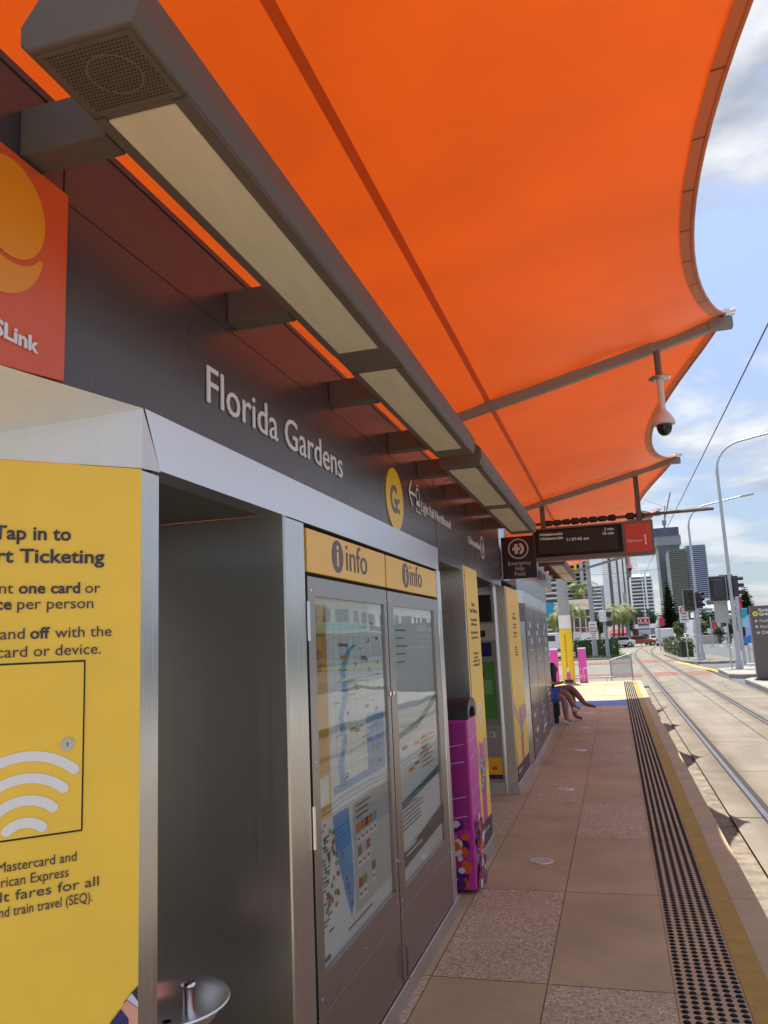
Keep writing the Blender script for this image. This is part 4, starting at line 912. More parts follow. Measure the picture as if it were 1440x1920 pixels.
# ================================================================== PEOPLE AND BENCH
bt = thing('platform_bench', (-1.55, 15.6, 0), 'low dark steel bench behind the notice cabinet where two people sit', 'bench')
MB().box(-1.95, -1.32, 14.95, 16.45, .40, .445).build('seat', mat('bench_slat', (.06, .055, .05), rough=.5), bt, bevel=.006)
for y in (15.1, 16.3): MB().box(-1.9, -1.42, y, y + .05, 0, .40).build('leg', BEAM, bt)
def skin_figure(name, joints, edges, mats, parent):
    """one continuous surface grown over connected joints (x, y, z, radius)"""
    org = ORIG[parent.name]; me = bpy.data.meshes.new(name)
    me.from_pydata([tuple(Vector(j[:3]) - org) for j in joints], edges, [])
    o = bpy.data.objects.new(name, me); col.objects.link(o); o.parent = parent; ORIG[o.name] = org
    for m_ in mats: me.materials.append(m_)
    sk = o.modifiers.new('skin', 'SKIN')
    if not me.skin_vertices: 
        bpy.context.view_layer.objects.active = o; bpy.ops.mesh.customdata_skin_add()
    for i, j in enumerate(joints):
        r = j[3]; me.skin_vertices[0].data[i].radius = r if isinstance(r, tuple) else (r, r); me.skin_vertices[0].data[i].use_root = (i == 0)
    sk.use_smooth_shade = True
    sb = o.modifiers.new('smooth', 'SUBSURF'); sb.levels = 1; sb.render_levels = 2
    return o
def person(label, skin, hip, side, knee_x, ank_x, toe_x, knee_s, ank_s, toe_s, neck, head, elb, hand, shoe, short, hair, top, barefoot):
    t = thing('person', (hip[0], hip[1], 0), label, 'person', 'people seated on the bench')
    hx, hy, hz = hip; J = []; E_ = []
    def add(p, r, par=None):
        J.append((*p, r)); i = len(J) - 1
        if par is not None: E_.append((par, i))
        return i
    def mid(a, b, k): return tuple(a[q] + (b[q] - a[q]) * k for q in range(3))
    pel = add(hip, .13); waist = add(mid(hip, neck, .38), .115, pel); chest = add(mid(hip, neck, .75), .13, waist); nk = add(neck, .055, chest)
    hb = add(mid(neck, head, .55), .07, nk); hd = add(head, .085, hb); hd2 = add((head[0] - .01, head[1], head[2] + .07), .07, hd)
    nose = add((head[0] + .085, head[1], head[2] - .015), .018, hd)
    for sy, kn, an, to in ((-side, knee_s, ank_s, toe_s), (side, knee_x, ank_x, toe_x)):
        h_ = add((hx + .03, hy + sy * .085, hz - .02), .10, pel); th = add(mid(J[h_][:3], kn, .5), .092, h_); k_ = add(kn, .068, th)
        cf = add(mid(kn, an, .32), .068, k_); a_ = add(an, .042, cf); ft = add(mid(an, to, .55), (.048, .034), a_); add(to, (.042, .02), ft)
    for sy in (-1, 1):
        sh = add((neck[0] - .02, neck[1] + sy * .15, neck[2] - .09), .05, chest); el = add((elb[0], neck[1] + sy * .19, elb[2]), .036, sh)
        ha = (hand[0], neck[1] + sy * .055, hand[2]); wr = add(mid((elb[0], neck[1] + sy * .19, elb[2]), ha, .85), .024, el); pm = add(ha, (.034, .02), wr)
        for f in range(4):
            d_ = .011 * (f - 1.5); f1 = add((ha[0] + .035, ha[1] + d_ * 2 - sy * .008, ha[2] + .012 - abs(d_) * .3), .0095, pm); add((ha[0] + .048 - abs(f - 1.3) * .006, ha[1] + d_ * 1.8 - sy * .022, ha[2] + .034), .008, f1)
        th_ = add((ha[0] + .008, ha[1] - sy * .035, ha[2] + .02), .010, pm); add((ha[0] + .026, ha[1] - sy * .04, ha[2] + .036), .008, th_)
    body = skin_figure('body', J, E_, [skin], t)
    # face: eyes, mouth
    m = MB()
    for sy in (-1, 1): m.lathe([(0, -.009), (.010, 0), (0, .009)], (head[0] + .075, head[1] + sy * .03, head[2] + .012), 8)
    m.build('eyes', PLASTIC_DK, t, smooth=True)
    # clothing shells
    m = MB(); 
    k0 = mid(hip, knee_s, .05)
    for sy, kn in ((-side, knee_s), (side, knee_x)):
        h_ = (hx - .02, hy + sy * .085, hz - .02); m.tube([h_, mid(h_, kn, .3), mid(h_, kn, short)], [.118, .108, .100], 14)
    m.tube([(hx - .02, hy, hz - .11), (hx - .02, hy, hz), mid(hip, neck, .3)], [.15, .165, .15], 16); m.build('shorts', top[0], t, smooth=True, angle=80)
    m = MB().tube([mid(hip, neck, .18), mid(hip, neck, .5), mid(hip, neck, .8), mid(hip, neck, .97)], [.155, .15, .155, .075], 16)
    for sy in (-1, 1): m.tube([(neck[0] - .02, neck[1] + sy * .11, neck[2] - .08), (neck[0] - .01, neck[1] + sy * .19, neck[2] - .16)], [.075, .062], 12)
    m.build('top', top[1], t, smooth=True, angle=80)
    m = MB()
    m.lathe([(0, .135), (.05, .128), (.088, .09), (.102, .03), (.098, -.03)] + [(.094 - .02 * q / 6, -.03 - hair[1] * q / 6) for q in range(1, 7)] + [(.04, -.035 - hair[1]), (0, -.03 - hair[1])], (head[0] - .032, head[1], head[2]), 18, .88, 1.0); m.build('hair', hair[0], t, smooth=True, angle=70)
    if shoe:
        for an, to in ((ank_s, toe_s), (ank_x, toe_x)):
            d_ = (Vector(to) - Vector(an)); q = Vector((d_.x, d_.y, 0)).normalized(); a = Vector(an) - q * .035
            m = MB().tube([a + Z * .0 - Z * .03, a + d_ * .35 - Z * .02, a + d_ * .8 - Z * .01, a + d_ * 1.22 - Z * .005], [.046, .050, .047, .022], 12); m.build('shoe', shoe, t, smooth=True, angle=80)
    return t
SKA = mat('skin_tan', (.30, .155, .105), rough=.5); SKB = mat('skin_brown', (.22, .10, .062), rough=.5)
person('seated person in blue shorts and white shoes with one leg crossed, nearer the camera', SKA, (-1.44, 15.28, .53), 1, (-.965, 15.30, .545), (-.825, 15.2, .30), (-.72, 15.17, .262), (-1.005, 15.12, .47), (-.985, 15.10, .085), (-.88, 15.06, .045),
       (-1.52, 15.28, 1.06), (-1.47, 15.28, 1.22), (-1.35, 15.28, .80), (-1.18, 15.28, .72), WHITE, .80, (mat('hair_brown', (.04, .025, .018), rough=.5), .10), (mat('blue_shorts', (.02, .12, .50), rough=.7, var=.4, scale=14), mat('grey_top', (.2, .2, .22), rough=.8)), False)
person('seated person with long dark hair and bare crossed legs, leaning forward behind the other', SKB, (-1.40, 15.85, .54), -1, (-.90, 15.80, .615), (-.655, 15.76, .30), (-.46, 15.74, .25), (-.91, 15.92, .50), (-.872, 15.9, .075), (-.73, 15.88, .022),
       (-1.30, 15.85, .90), (-1.205, 15.85, .96), (-1.24, 15.85, .70), (-1.08, 15.85, .70), None, .35, (mat('hair_black', (.010, .008, .008), rough=.45), .26), (mat('black_shorts', (.012, .012, .014), rough=.8), mat('black_top', (.015, .014, .016), rough=.8)), True)
bag = thing('hand_bag', (-1.14, 15.5, 0), 'small black bag on the floor under the bench behind blue shorts', 'bag')
MB().box(-1.33, -1.11, 15.36, 15.5, .12, .36).build('body', PLASTIC_DK, bag, bevel=.03); MB().box(-1.30, -1.14, 15.38, 15.48, .0, .118).build('base', PLASTIC_DK, bag, bevel=.02)
MB().tube([(-1.3, 15.43, .35), (-1.28, 15.43, .47), (-1.17, 15.43, .47), (-1.15, 15.43, .35)], .008, 8).build('handle', PLASTIC_DK, bag, smooth=True)

# ================================================================== PLATFORM END
yc = thing('wire_support_column', (-1.63, 27.9, 0), 'tall grey round column wrapped in yellow at its foot, carrying the wire arm', 'column')
def rtube(name, x, y, r0, r1, z0, z1, m_, par, n=24): return MB().tube([(x, y, z0), (x, y, z1)], [r0, r1], n).build(name, m_, par, smooth=True)
rtube('shaft', -1.63, 27.9, .20, .17, 0, 6.6, GREYP, yc); rtube('yellow_wrap', -1.63, 27.9, .212, .206, .02, 1.80, mat('wrap_yellow', lin('#f0cd1c'), rough=.4), yc); rtube('white_notice', -1.63, 27.9, .207, .204, 1.82, 2.28, WHITE, yc); rtube('clamp_band', -1.63, 27.9, .215, .215, 2.98, 3.04, GALV, yc)
m = MB()
for i in range(12): m.obox((-1.63 + .212 * math.sin(-.1), 27.9 - .213, .55 + i * .095), X * .022, Z * .032, Y * .004)
m.m(1).obox((-1.63, 27.9 - .2125, .22), X * .06, Z * .16, Y * .004); m.m(2).obox((-1.63, 27.9 - .2125, .46), X * .035, Z * .07, Y * .005); m.m(3).obox((-1.63, 27.9 - .214, .08), X * .14, Z * .05, Y * .004)
m.build('wrap_print', [mat('wrap_ink', (.42, .27, .05), rough=.5), PINKP, WHITE, mat('wrap_navy', (.03, .02, .12), rough=.5)], yc)
def pillar(x, y, label):
    t = thing('pink_bollard', (x, y, 0), label, 'bollard', 'pink wrapped bollards at the platform end')
    MB().box(x - .13, x + .13, y, y + .26, 0, 1.12).build('body', PINKP, t, bevel=.01); MB().box(x - .135, x + .135, y - .005, y + .265, 1.121, 1.16).build('cap', WHITE, t, bevel=.008)
    m = MB(); rnd = random.Random(int(x * 10))
    for i in range(16): m.m(rnd.choice((0, 1, 1))).prism(ell(0, 0, rnd.uniform(.015, .04), rnd.uniform(.02, .06), 0, 340, 12), (x + rnd.uniform(-.09, .09), y - .0015 - .0002 * i, .06 + rnd.random() ** 1.5 * .55), X, Z, (0, -.0004, 0))
    m.build('floral_print', [WHITE, mat('print_peach', lin('#f0a090'), rough=.4)], t); return t
pillar(-1.155, 27.9, 'pink square bollard with floral foot, just right of the yellow wrapped column'); pillar(-2.10, 28.0, 'pink square bollard partly behind dark hair, left of yellow column')
fe = thing('ramp_fence', (.1, 30, -.3), 'grey mesh ramp fence panel at the platform end beside the track', 'fence')
P0, P1 = Vector((-.265, 29.7, 0)), Vector((.47, 30.3, 0))
m = MB()
for a, b in (((P0, -.3), (P0, .66)), ((P1, -.3), (P1, .86))): m.tube([a[0] + Z * a[1], b[0] + Z * b[1]], .022, 8)
m.tube([P0 + Z * .66, P1 + Z * .86], .022, 8).tube([P0 + Z * .04, P1 + Z * .08], .014, 8); m.build('frame', GALV, fe, smooth=True)
m = MB()
for i in range(1, 24): q = P0.lerp(P1, i / 24); m.tube([q + Z * (.04 + .04 * i / 24), q + Z * (.66 + .2 * i / 24)], .009, 5)
for i in range(1, 10): m.tube([P0 + Z * (.04 + .062 * i), P1 + Z * (.08 + .078 * i)], .007, 5)
m.build('mesh_infill', GALV, fe)
rf = thing('end_railing', (-1, 28.6, 0), 'very low perforated edge rail across the end of the platform', 'railing')
m = MB().tube([(-3.4, 28.45, .14), (-.2, 28.45, .14)], .014, 8)
m.build('rail', GALV, rf, smooth=True)
for x in (-3.3, -2.3, -1.4, -.4): MB().tube([(x, 28.45, -.3), (x, 28.45, .14)], .012, 6).build('post', GALV, rf, smooth=True)

# ================================================================== OVERHEAD WIRES
zw = at(1262, 975, y=27.9).z
ar = thing('overhead_cantilever', (-1.4, 27.9, zw), 'dark cantilever arm reaching out over the track from the yellow wrapped column', 'wire support')
pa, pb = at(1000, 985, y=27.9), at(1330, 952, y=27.9)
MB().tube([pa, pb], .045, 10).build('pipe', BEAM, ar, smooth=True)
MB().tube([Vector((-1.4, 27.9, pa.z + .9)), at(1222, 962, y=27.9)], .03, 8).build('stay', BEAM, ar, smooth=True)
cw = tag(MB().tube([(2.06, -30, zw - .12), (2.06, 10, zw - .12), (2.06, 27.9, zw - .1), (2.06, 62, zw - .15), (4.6, 110, zw), (10, 160, zw)], .011, 6).build('contact_wire', PLASTIC_DK), 'long dark overhead wire running above the track up to the sky', 'wire')
def wire(a, b, label, sag=.15, r=.012):
    a, b = Vector(a), Vector(b); pts = [a.lerp(b, i / 8) - Z * sag * (1 - (i / 4 - 1) ** 2) for i in range(9)]
    return tag(MB().tube(pts, r, 5).build('span_wire', PLASTIC_DK), label, 'wire', 'span wires over the crossing')

# ================================================================== STREET FURNITURE
def pole(m, base, top, r0, r1, n=12): m.tube([base, top], [r0, r1], n)
LAMPC = mat('lamp_grey', (.46, .48, .50), rough=.45, metal=.3, var=.05)
def street_lamp(base, H, arm, label, head=True):
    base = Vector(base); t = thing('street_lamp', base, label, 'street lamp', 'curved arm street lamps along the road')
    MB().tube([base, base + Z * .4], [.16, .15], 14).build('base_flange', LAMPC, t, smooth=True)
    pts = [base + Z * .3, base + Z * (H - 1.5)] + [base + Z * (H - 1.5) + Vector((1.3 * (1 - math.cos(R(a))), 0, 1.3 * math.sin(R(a)))) for a in range(15, 80, 12)]
    e = pts[-1]; pts.append(e + Vector((arm, 0, arm * .18)))
    MB().tube(pts, [.092, .068] + [.05] * (len(pts) - 3) + [.045], 12).build('pole', LAMPC, t, smooth=True)
    e = pts[-1]; MB().obox(e + Vector((.3, 0, .03)), Vector((.38, 0, .05)), Y * .14, Vector((-.008, 0, .06))).build('lamp_head', LAMPC, t, bevel=.03)
    return t
lb = at(1387, 1254, z=-.15)
street_lamp(lb, at(1352, 850, y=lb.y).z + .15 + .7, 2.6, 'tall pale street lamp with curved arm, standing on the kerbed island behind the totem')
sb_ = at(1310, 1237, z=-.17)
street_lamp(sb_ + Vector((.35, 1.2, 0)), at(1290, 945, y=sb_.y + 1).z + .25, 2.3, 'farther curved street lamp rising behind the hedge end traffic signal')
def signal(pos, label, yaw=0, n=3, board=True, w=.32, h=.98):
    """lantern facing -y before rotation"""
    pos = Vector(pos); t = thing('traffic_signal', pos, label, 'traffic light', 'traffic signal heads'); t.rotation_euler = (0, 0, yaw)
    B = PLASTIC_DK
    MB().box(*[pos.x - w / 2, pos.x + w / 2, pos.y - .1, pos.y + .12, pos.z, pos.z + h]).build('housing', B, t, bevel=.02)
    if board:
        MB().box(pos.x - w / 2 - .14, pos.x + w / 2 + .14, pos.y - .06, pos.y - .04, pos.z - .14, pos.z + h + .14).build('backboard', B, t, bevel=.008)
        bo = MB()
        for a, b, c, d in ((-w / 2 - .16, w / 2 + .16, h + .14, h + .165), (-w / 2 - .16, w / 2 + .16, -.165, -.14), (-w / 2 - .165, -w / 2 - .14, -.14, h + .14), (w / 2 + .14, w / 2 + .165, -.14, h + .14)): bo.box(pos.x + a, pos.x + b, pos.y - .065, pos.y - .035, pos.z + c, pos.z + d)
        bo.build('white_border', GALV, t)
    for i in range(n):
        z = pos.z + h * (i + .5) / n; r = h / n * .40
        MB().lathe([(0, 0), (r, 0)], tuple(pos), 16).build('lens', mat('signal_lens%d' % i, ((.02, .08, .04), (.12, .07, .01), (.12, .01, .01))[i % 3], rough=.2), t)
        ln = col.objects[-1]; ln.data.transform(Matrix.Translation((0, -.102, z - pos.z)) @ Matrix.Rotation(R(90), 4, 'X'))
        vm = MB(); k = 10
        for j in range(k):
            a0_, a1_ = R(-20 + 220 * j / k), R(-20 + 220 * (j + 1) / k)
            vm.quad(*[pos + Vector((rr * math.cos(a), yy, z - pos.z + rr * math.sin(a))) for a, yy, rr in ((a0_, -.1, r), (a1_, -.1, r), (a1_, -.34, r * .97), (a0_, -.34, r * .97))])
        vm.build('visor', B, t, smooth=True)
    return t
sp0 = at(1297, 1130, y=50.4)
tp = thing('signal_pole', sb_, 'pale pole at the hedge end carrying two black traffic signal heads', 'pole')
MB().tube([sb_, sb_ + Z * .08], [.3, .3], 16).build('base_plate', LAMPC, tp, smooth=True)
MB().tube([sb_, at(1300, 1112, y=sb_.y)], [.10, .075], 12).build('shaft', LAMPC, tp, smooth=True)
pa = at(1293, 1141, y=sb_.y - .25); signal((pa.x, pa.y, pa.z), 'black signal head with white edged backboard, left head of hedge end pole', 0.1)
pa = at(1308, 1141, y=sb_.y); signal((pa.x + .12, pa.y - .1, pa.z), 'black signal head turned aside, right head of the hedge end pole', R(38), board=False)
# heads on the tall lamp
pa = at(1348, 1121, y=lb.y - .05); signal((pa.x, pa.y, pa.z), 'big black signal backboard seen from behind, left of tall street lamp', R(180), w=.42, h=.80)
pa = at(1366, 1119, y=lb.y + .22); signal((pa.x, pa.y, pa.z), 'black signal seen from behind, squeezed directly behind the tall street lamp', R(200), w=.3, h=.82)
pa = at(1381, 1119, y=lb.y + .1); signal((pa.x, pa.y, pa.z), 'black signal head in profile with three visors pointing right of the lamp', R(95), board=False, w=.3, h=.92)
def sign_plate(name, label, cat, px0, px1, py0, py1, y, m_, base_z=-.2, pole_px=None, build=None, tilt=0):
    a, b = at(px0, py1, y=y), at(px1, py0, y=y); x0, x1, z0, z1 = a.x, b.x, min(a.z, b.z), max(a.z, b.z)
    xc = (x0 + x1) / 2 if pole_px is None else at(pole_px, (py0 + py1) / 2, y=y).x
    t = thing(name, (xc, y, base_z), label, cat)
    MB().tube([(xc, y + .05, base_z), (xc, y + .05, z1)], .035, 10).build('post', LAMPC, t, smooth=True)
    p = MB().box(x0, x1, y - .02, y, z0, z1).build('plate', m_, t, bevel=.004)
    if build: build(t, p, x0, x1, z0, z1, y)
    return t
RED = mat('sign_red', lin('#c22434'), rough=.4); SIGNW = mat('sign_white', (.72, .72, .72), rough=.45); SIGNK = mat('sign_black', (.03, .03, .03), rough=.5)
def b_speed(t, p, x0, x1, z0, z1, y):
    m = MB(); xc = (x0 + x1) / 2; r = (x1 - x0) * .40; zc = z1 - r * 1.25
    ring(m, (xc, y - .021, zc), X, Z, r * .68, r, .003, 28); m.rects((xc, y - .022, zc), X, Z, [(-r * .5, r * .5, -r * .14, r * .14)], .001)
    m.m(1).rects((xc, y - .022, 0), X, Z, [(-r * .8, r * .8, z0 + .16, z0 + .22), (-r * .7, r * .7, z0 + .34, z0 + .38), (-r * 1.1, r * 1.1, z0 + .50, z0 + .515)], .001); m.build('symbol', [RED, SIGNK], p)
sign_plate('regulatory_sign', 'white tall sign with red ring and small print, before the right hedge', 'road sign', 1275, 1289, 1136, 1168, 52, SIGNW, build=b_speed)
sign_plate('blank_sign', 'blank pale grey rectangular sign seen from behind, left of the tall lamp', 'road sign', 1342, 1363, 1124, 1168, lb.y + .4, mat('sign_back', (.42, .43, .43), rough=.5, metal=.4), pole_px=1361, base_z=-.15)
def banner(label, px, py0, py1, w, y, m_, cat='banner', extra=None, pbase=-.25):
    a, b = at(px, py1, y=y), at(px + w, py0, y=y)
    t = thing('street_banner', (a.x, y, pbase), label, cat, 'banners on poles along the road')
    MB().tube([(a.x, y, pbase), (a.x, y, b.z + .5)], .07, 10).build('post', LAMPC, t, smooth=True)
    m = MB(); n = 8; x0, x1 = a.x + .09, b.x
    for j in range(n):
        za, zb = a.z + (b.z - a.z) * j / n, a.z + (b.z - a.z) * (j + 1) / n; f = lambda q: .05 * math.sin(q * 4)
        m.add([(x0, y - .01 + f(j / n), za), (x1, y - .01 + f(j / n) * 2, za), (x1, y - .01 + f((j + 1) / n) * 2, zb), (x0, y - .01 + f((j + 1) / n), zb), (x0, y + .01 + f(j / n), za), (x1, y + .01 + f(j / n) * 2, za), (x1, y + .01 + f((j + 1) / n) * 2, zb), (x0, y + .01 + f((j + 1) / n), zb)], [(0, 1, 2, 3), (7, 6, 5, 4), (1, 5, 6, 2), (0, 3, 7, 4)])
    m.build('cloth', m_, t)
    if extra: extra(t, x0, x1, a.z, b.z, y)
    return t
BRED = mat('banner_red', lin('#d8344c'), rough=.7, var=.08, scale=3); BPINK = mat('banner_salmon', lin('#c85a50'), rough=.7)
banner('pink red street banner left of the white box van', 1235, 1158, 1174, 9, 82, BRED)
banner('pink red street banner between the tall lamp and blue banner', 1381, 1121, 1142, 9, 70, BRED)
banner('salmon street banner low among the far trees on the right', 1334, 1165, 1180, 8, 90, BPINK)
def b_blue(t, x0, x1, z0, z1, y): MB().prism([(x0, z0 + (z1 - z0) * .42), (x1, z0 + (z1 - z0) * .62), (x1, z1 - .05), (x0, z1 - .05)], (0, y - .08, 0), X, Z, (0, .004, 0)).build('wave_print', mat('banner_teal', lin('#2fa5c0'), rough=.6), t)
banner('blue and teal banner with white wave on a pole right of lamp', 1389, 1140, 1176, 11, 44, mat('banner_blue', lin('#a8d4ee'), rough=.6), extra=b_blue)
sign_plate('blue_board', 'bright blue low board in front of grass beside totem', 'sign', 1396, 1408, 1193, 1206, 46, mat('board_blue', lin('#2f7fd6'), rough=.5))
bl = sign_plate('pale_blue_board', 'pale blue tall advertising board partly hidden by the dark totem', 'sign', 1399, 1416, 1152, 1192, 50, mat('board_pale_blue', lin('#9fb8ea'), rough=.5))
# totem
tb_ = thing('station_totem', (4.9, 29.2, -.15), 'dark charcoal station totem with white directions and a yellow disc', 'totem sign')
tc0 = at(1407, 1140, y=29.1); x0 = tc0.x - .03
MB().box(x0, x0 + 1.5, 29.1, 29.35, -.10, 2.30).build('panel', mat('totem_brown', (.115, .098, .096), rough=.5), tb_, bevel=.006); MB().box(x0 - .06, x0 + 1.56, 29.04, 29.41, -.15, -.101).build('base', PLASTIC_DK, tb_)
m = MB(); o = Vector((x0, 29.099, 0))
m.text('Florida', o + X * .27 + Z * 2.10, X, Z, .15, bold=True, width=.32, th=.004); m.text('Gardens', o + X * .27 + Z * 1.975, X, Z, .15, bold=True, width=.40, th=.004); m.build('stop_name', WHITE, tb_)
for z, t_, w in ((1.80, 'Pacific Fair', .55), (1.61, 'Beach', .22), (1.41, 'Broadbeach', .6)):
    m = MB().text(t_, o + X * (.27 if z > 1.5 else .42) + Z * (z - .04), X, Z, .115, width=w, th=.004); stroke(m, o + X * .17 + Z * z, X, Z, (-.05, 0), (.05, 0), .018, .003)
    for s_ in (1, -1): stroke(m, o + X * .17 + Z * z, X, Z, ((-.055, 0) if z > 1.5 else (.055, 0)), (0, s_ * .045), .018, .0034)
    if z < 1.5: ring(m, o + X * .335 + Z * 1.41, X, Z, .04, .055, .004, 20)
    m.build('direction_line', WHITE, tb_)
m = MB(); ring(m, o + X * .155 + Z * 2.035, X, Z, .03, .085, .004, 30); m.build('yellow_disc', mat('totem_yellow', lin('#e6d23a'), rough=.4), tb_)
# poles on the left
def grey_pole(px0, py0, px1, y, r, label, z0=-.2):
    b = at(px1, 1236, y=y); b = Vector((b.x, y, z0)); tpz = at(px0, py0, y=y)
    t = thing('wire_pole', b, label, 'pole', 'grey poles by the crossing')
    MB().tube([b, b + Z * .1], [r * 2.2, r * 2.2], 14).build('base_plate', LAMPC, t, smooth=True); MB().tube([b, Vector((b.x, y, tpz.z))], [r, r * .8], 14).build('shaft', GREYP, t, smooth=True); return t
p1 = grey_pole(1103, 1045, 1117, 64, .20, 'thick grey pole with white notices, rising from the left hedge')
b = ORIG[p1.name]; m = MB()
for z, w, h_ in ((1.95, .62, .62), (1.68, .74, .22), (1.2, .36, .42)): m.box(b.x - w / 2, b.x + w / 2, b.y - .32, b.y - .28, z, z + h_)
m.m(1)
for z, w in ((2.05, .45), (2.3, .4), (1.76, .6), (1.3, .25), (1.46, .2)): m.rects((b.x, b.y - .322, 0), X, Z, [(-w / 2, w / 2, z, z + .06)], .002)
m.build('notice_plate', [SIGNW, RED], p1)
p2 = grey_pole(1126, 1098, 1141, 63, .145, 'thinner grey pole with a white signal box, standing at the hedge end')
b = ORIG[p2.name]; MB().box(b.x - .42, b.x + .12, b.y - .3, b.y + .1, 2.5, 3.35).build('signal_box', SIGNW, p2, bevel=.04)
m = MB()
for z in (2.85, 2.15): m.lathe([(0, -.25), (.18, -.2), (.22, .16), (0, .25)], (b.x + .30, b.y - .1, z + .2), 12)
m.build('tram_lamp', PLASTIC_DK, p2, smooth=True)
p3 = grey_pole(1178, 1112, 1182, 120, .28, 'distant grey pole standing by the bend of the tracks')
wire((ORIG[p1.name].x, 64, 9.2), (ORIG[p3.name].x, 120, 8.5), 'thin dark span wire from thick grey pole to the distant pole')
wire((ORIG[p1.name].x, 64, 6.2), (6.5, 70, 7.0), 'thin dark span wire low across the track beyond the left hedge')
a, b = at(1208, 936, y=40), at(1290, 962, y=60); wire(a, b, 'thin pale span wire slanting in the sky right of the departure screen', .1, .009)

# ================================================================== VEGETATION
def leaves(m, c, rad, n, size, rnd, slots=1, hollow=.35, flat=1.0):
    cx, cy, cz = c; rx, ry, rz = rad
    for _ in range(n):
        while True:
            d = Vector((rnd.uniform(-1, 1), rnd.uniform(-1, 1), rnd.uniform(-1, 1)))
            if hollow < d.length < 1: break
        p = Vector((cx + d.x * rx, cy + d.y * ry, cz + d.z * rz)); s_ = size * rnd.uniform(.6, 1.4)
        u = Vector((rnd.uniform(-1, 1), rnd.uniform(-1, 1), rnd.uniform(-.6, .6) * flat)).normalized(); v = u.orthogonal().normalized(); v.rotate(Matrix.Rotation(rnd.uniform(0, 6.3), 3, u))
        m.m(rnd.randrange(slots)).add([p - u * s_, p + v * s_ * .45, p + u * s_, p - v * s_ * .45], [(0, 1, 2, 3)])
LG = [mat('hedge_leaf', (.085, .135, .025), rough=.6, var=.3, scale=2), mat('hedge_leaf_dark', (.035, .065, .015), rough=.6, var=.3, scale=2)]
def hedge(x0, x1, y0, y1, z0, z1, label, seed, skew=0):
    rnd = random.Random(seed); t = thing('hedge', ((x0 + x1) / 2, (y0 + y1) / 2, z0), label, 'hedge', 'clipped hedges beside the tracks')
    m = MB(); nx = max(2, int((x1 - x0) / .9)); ny = max(1, int((y1 - y0) / 1.1))
    for i in range(nx):
        for j in range(ny):
            cx = x0 + (x1 - x0) * (i + .5) / nx; cy = y0 + (y1 - y0) * (j + .5) / ny; cx += skew * (cy - y0)
            leaves(m, (cx, cy, z0 + (z1 - z0) * .5), ((x1 - x0) / nx * .68, (y1 - y0) / ny * .7, (z1 - z0) * rnd.uniform(.5, .56)), 260 if ny < 8 else 130, .085, rnd, 2, .55)
    m.build('foliage', LG, t)
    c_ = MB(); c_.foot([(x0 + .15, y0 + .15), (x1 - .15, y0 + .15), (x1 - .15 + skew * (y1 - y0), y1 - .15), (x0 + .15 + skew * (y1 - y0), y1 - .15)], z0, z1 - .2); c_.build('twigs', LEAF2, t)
    return t
hedge(-3.4, .30, 66.3, 68.3, -.18, 1.35, 'clipped green hedge left of the tracks behind two grey poles', 1)
hedge(3.95, 5.0, 56.5, 76, -.17, 1.05, 'clipped green hedge behind the white sign with a red ring', 2)
gm = MB(); rnd = random.Random(9)
for _ in range(2600):
    x, y = rnd.uniform(-6, .8), rnd.uniform(62, 66.2); h_ = rnd.uniform(.05, .22); a_ = rnd.uniform(0, 3.1); gm.add([(x - .03 * math.cos(a_), y - .03 * math.sin(a_), -.18), (x + .03 * math.cos(a_), y + .03 * math.sin(a_), -.18), (x + rnd.uniform(-.06, .06), y, -.18 + h_)], [(0, 1, 2)])
go = gm.build('verge_grass', GRASS); tag(go, 'short uneven grass on the verge in front of the left hedge', 'grass', kind='stuff')
def palm(base, H, label, seed, nf=24, L_=2.6, lean=.3, group='palms near the brick building'):
    rnd = random.Random(seed); base = Vector(base); t = thing('palm_tree', base, label, 'palm tree', group)
    top = base + Vector((lean, 0, H)); MB().tube([base, base.lerp(top, .5) + X * lean * .15, top], [.22, .16, .13], 10).build('trunk', BARK, t, smooth=True)
    m = MB()
    for f in range(nf):
        az = 2 * math.pi * f / nf + rnd.uniform(-.2, .2); el = rnd.uniform(-.15, 1.15); d = Vector((math.cos(az), math.sin(az), 0)); pts = []
        p = top.copy(); e = el
        for k in range(9): pts.append(p.copy()); p = p + (d * math.cos(e) + Z * math.sin(e)) * L_ / 8; e -= .27
        for k in range(8):
            a, b = pts[k], pts[k + 1]; sd = d.cross(Z); w = L_ * .27 * math.sin(math.pi * (k + .8) / 9)
            for s_ in (-1, 1):
                for q in (0, .33, .66):
                    c = a.lerp(b, q); tip = c + sd * s_ * w * rnd.uniform(.8, 1.1) + (b - a) * .7 - Z * w * .45
                    m.add([c, c.lerp(tip, .5) + (b - a) * .12, tip, c.lerp(tip, .5) - (b - a) * .10], [(0, 1, 2, 3)])
    m.build('crown', LEAF3, t); return t
def gpx(px, y, z=-.3): q = at(px, 1200, y=y); return Vector((q.x, y, z))
def ztop(px, py, y): return at(px, py, y=y).z
palm(gpx(1150, 112), 4.6 , 'palm with yellow green crown, left of the three by the white shop', 21, L_=2.9)
palm(gpx(1160, 116), 5.2, 'palm with full crown in the middle of three by the white shop', 22, L_=3.0)
palm(gpx(1167, 119), 4.7, 'shorter palm on the right of three by the white shop', 23, L_=2.8)
palm(gpx(1070, 95), 5.0, 'palm with drooping crown just right of the grey wire column', 24, L_=2.6)
palm(gpx(1047, 99), 4.6, 'palm crown half hidden left of the grey wire column', 25, L_=2.6)
palm(gpx(1094, 128), 9.2, 'tall palm rising above the brown roof of the brick building', 26, L_=3.4)
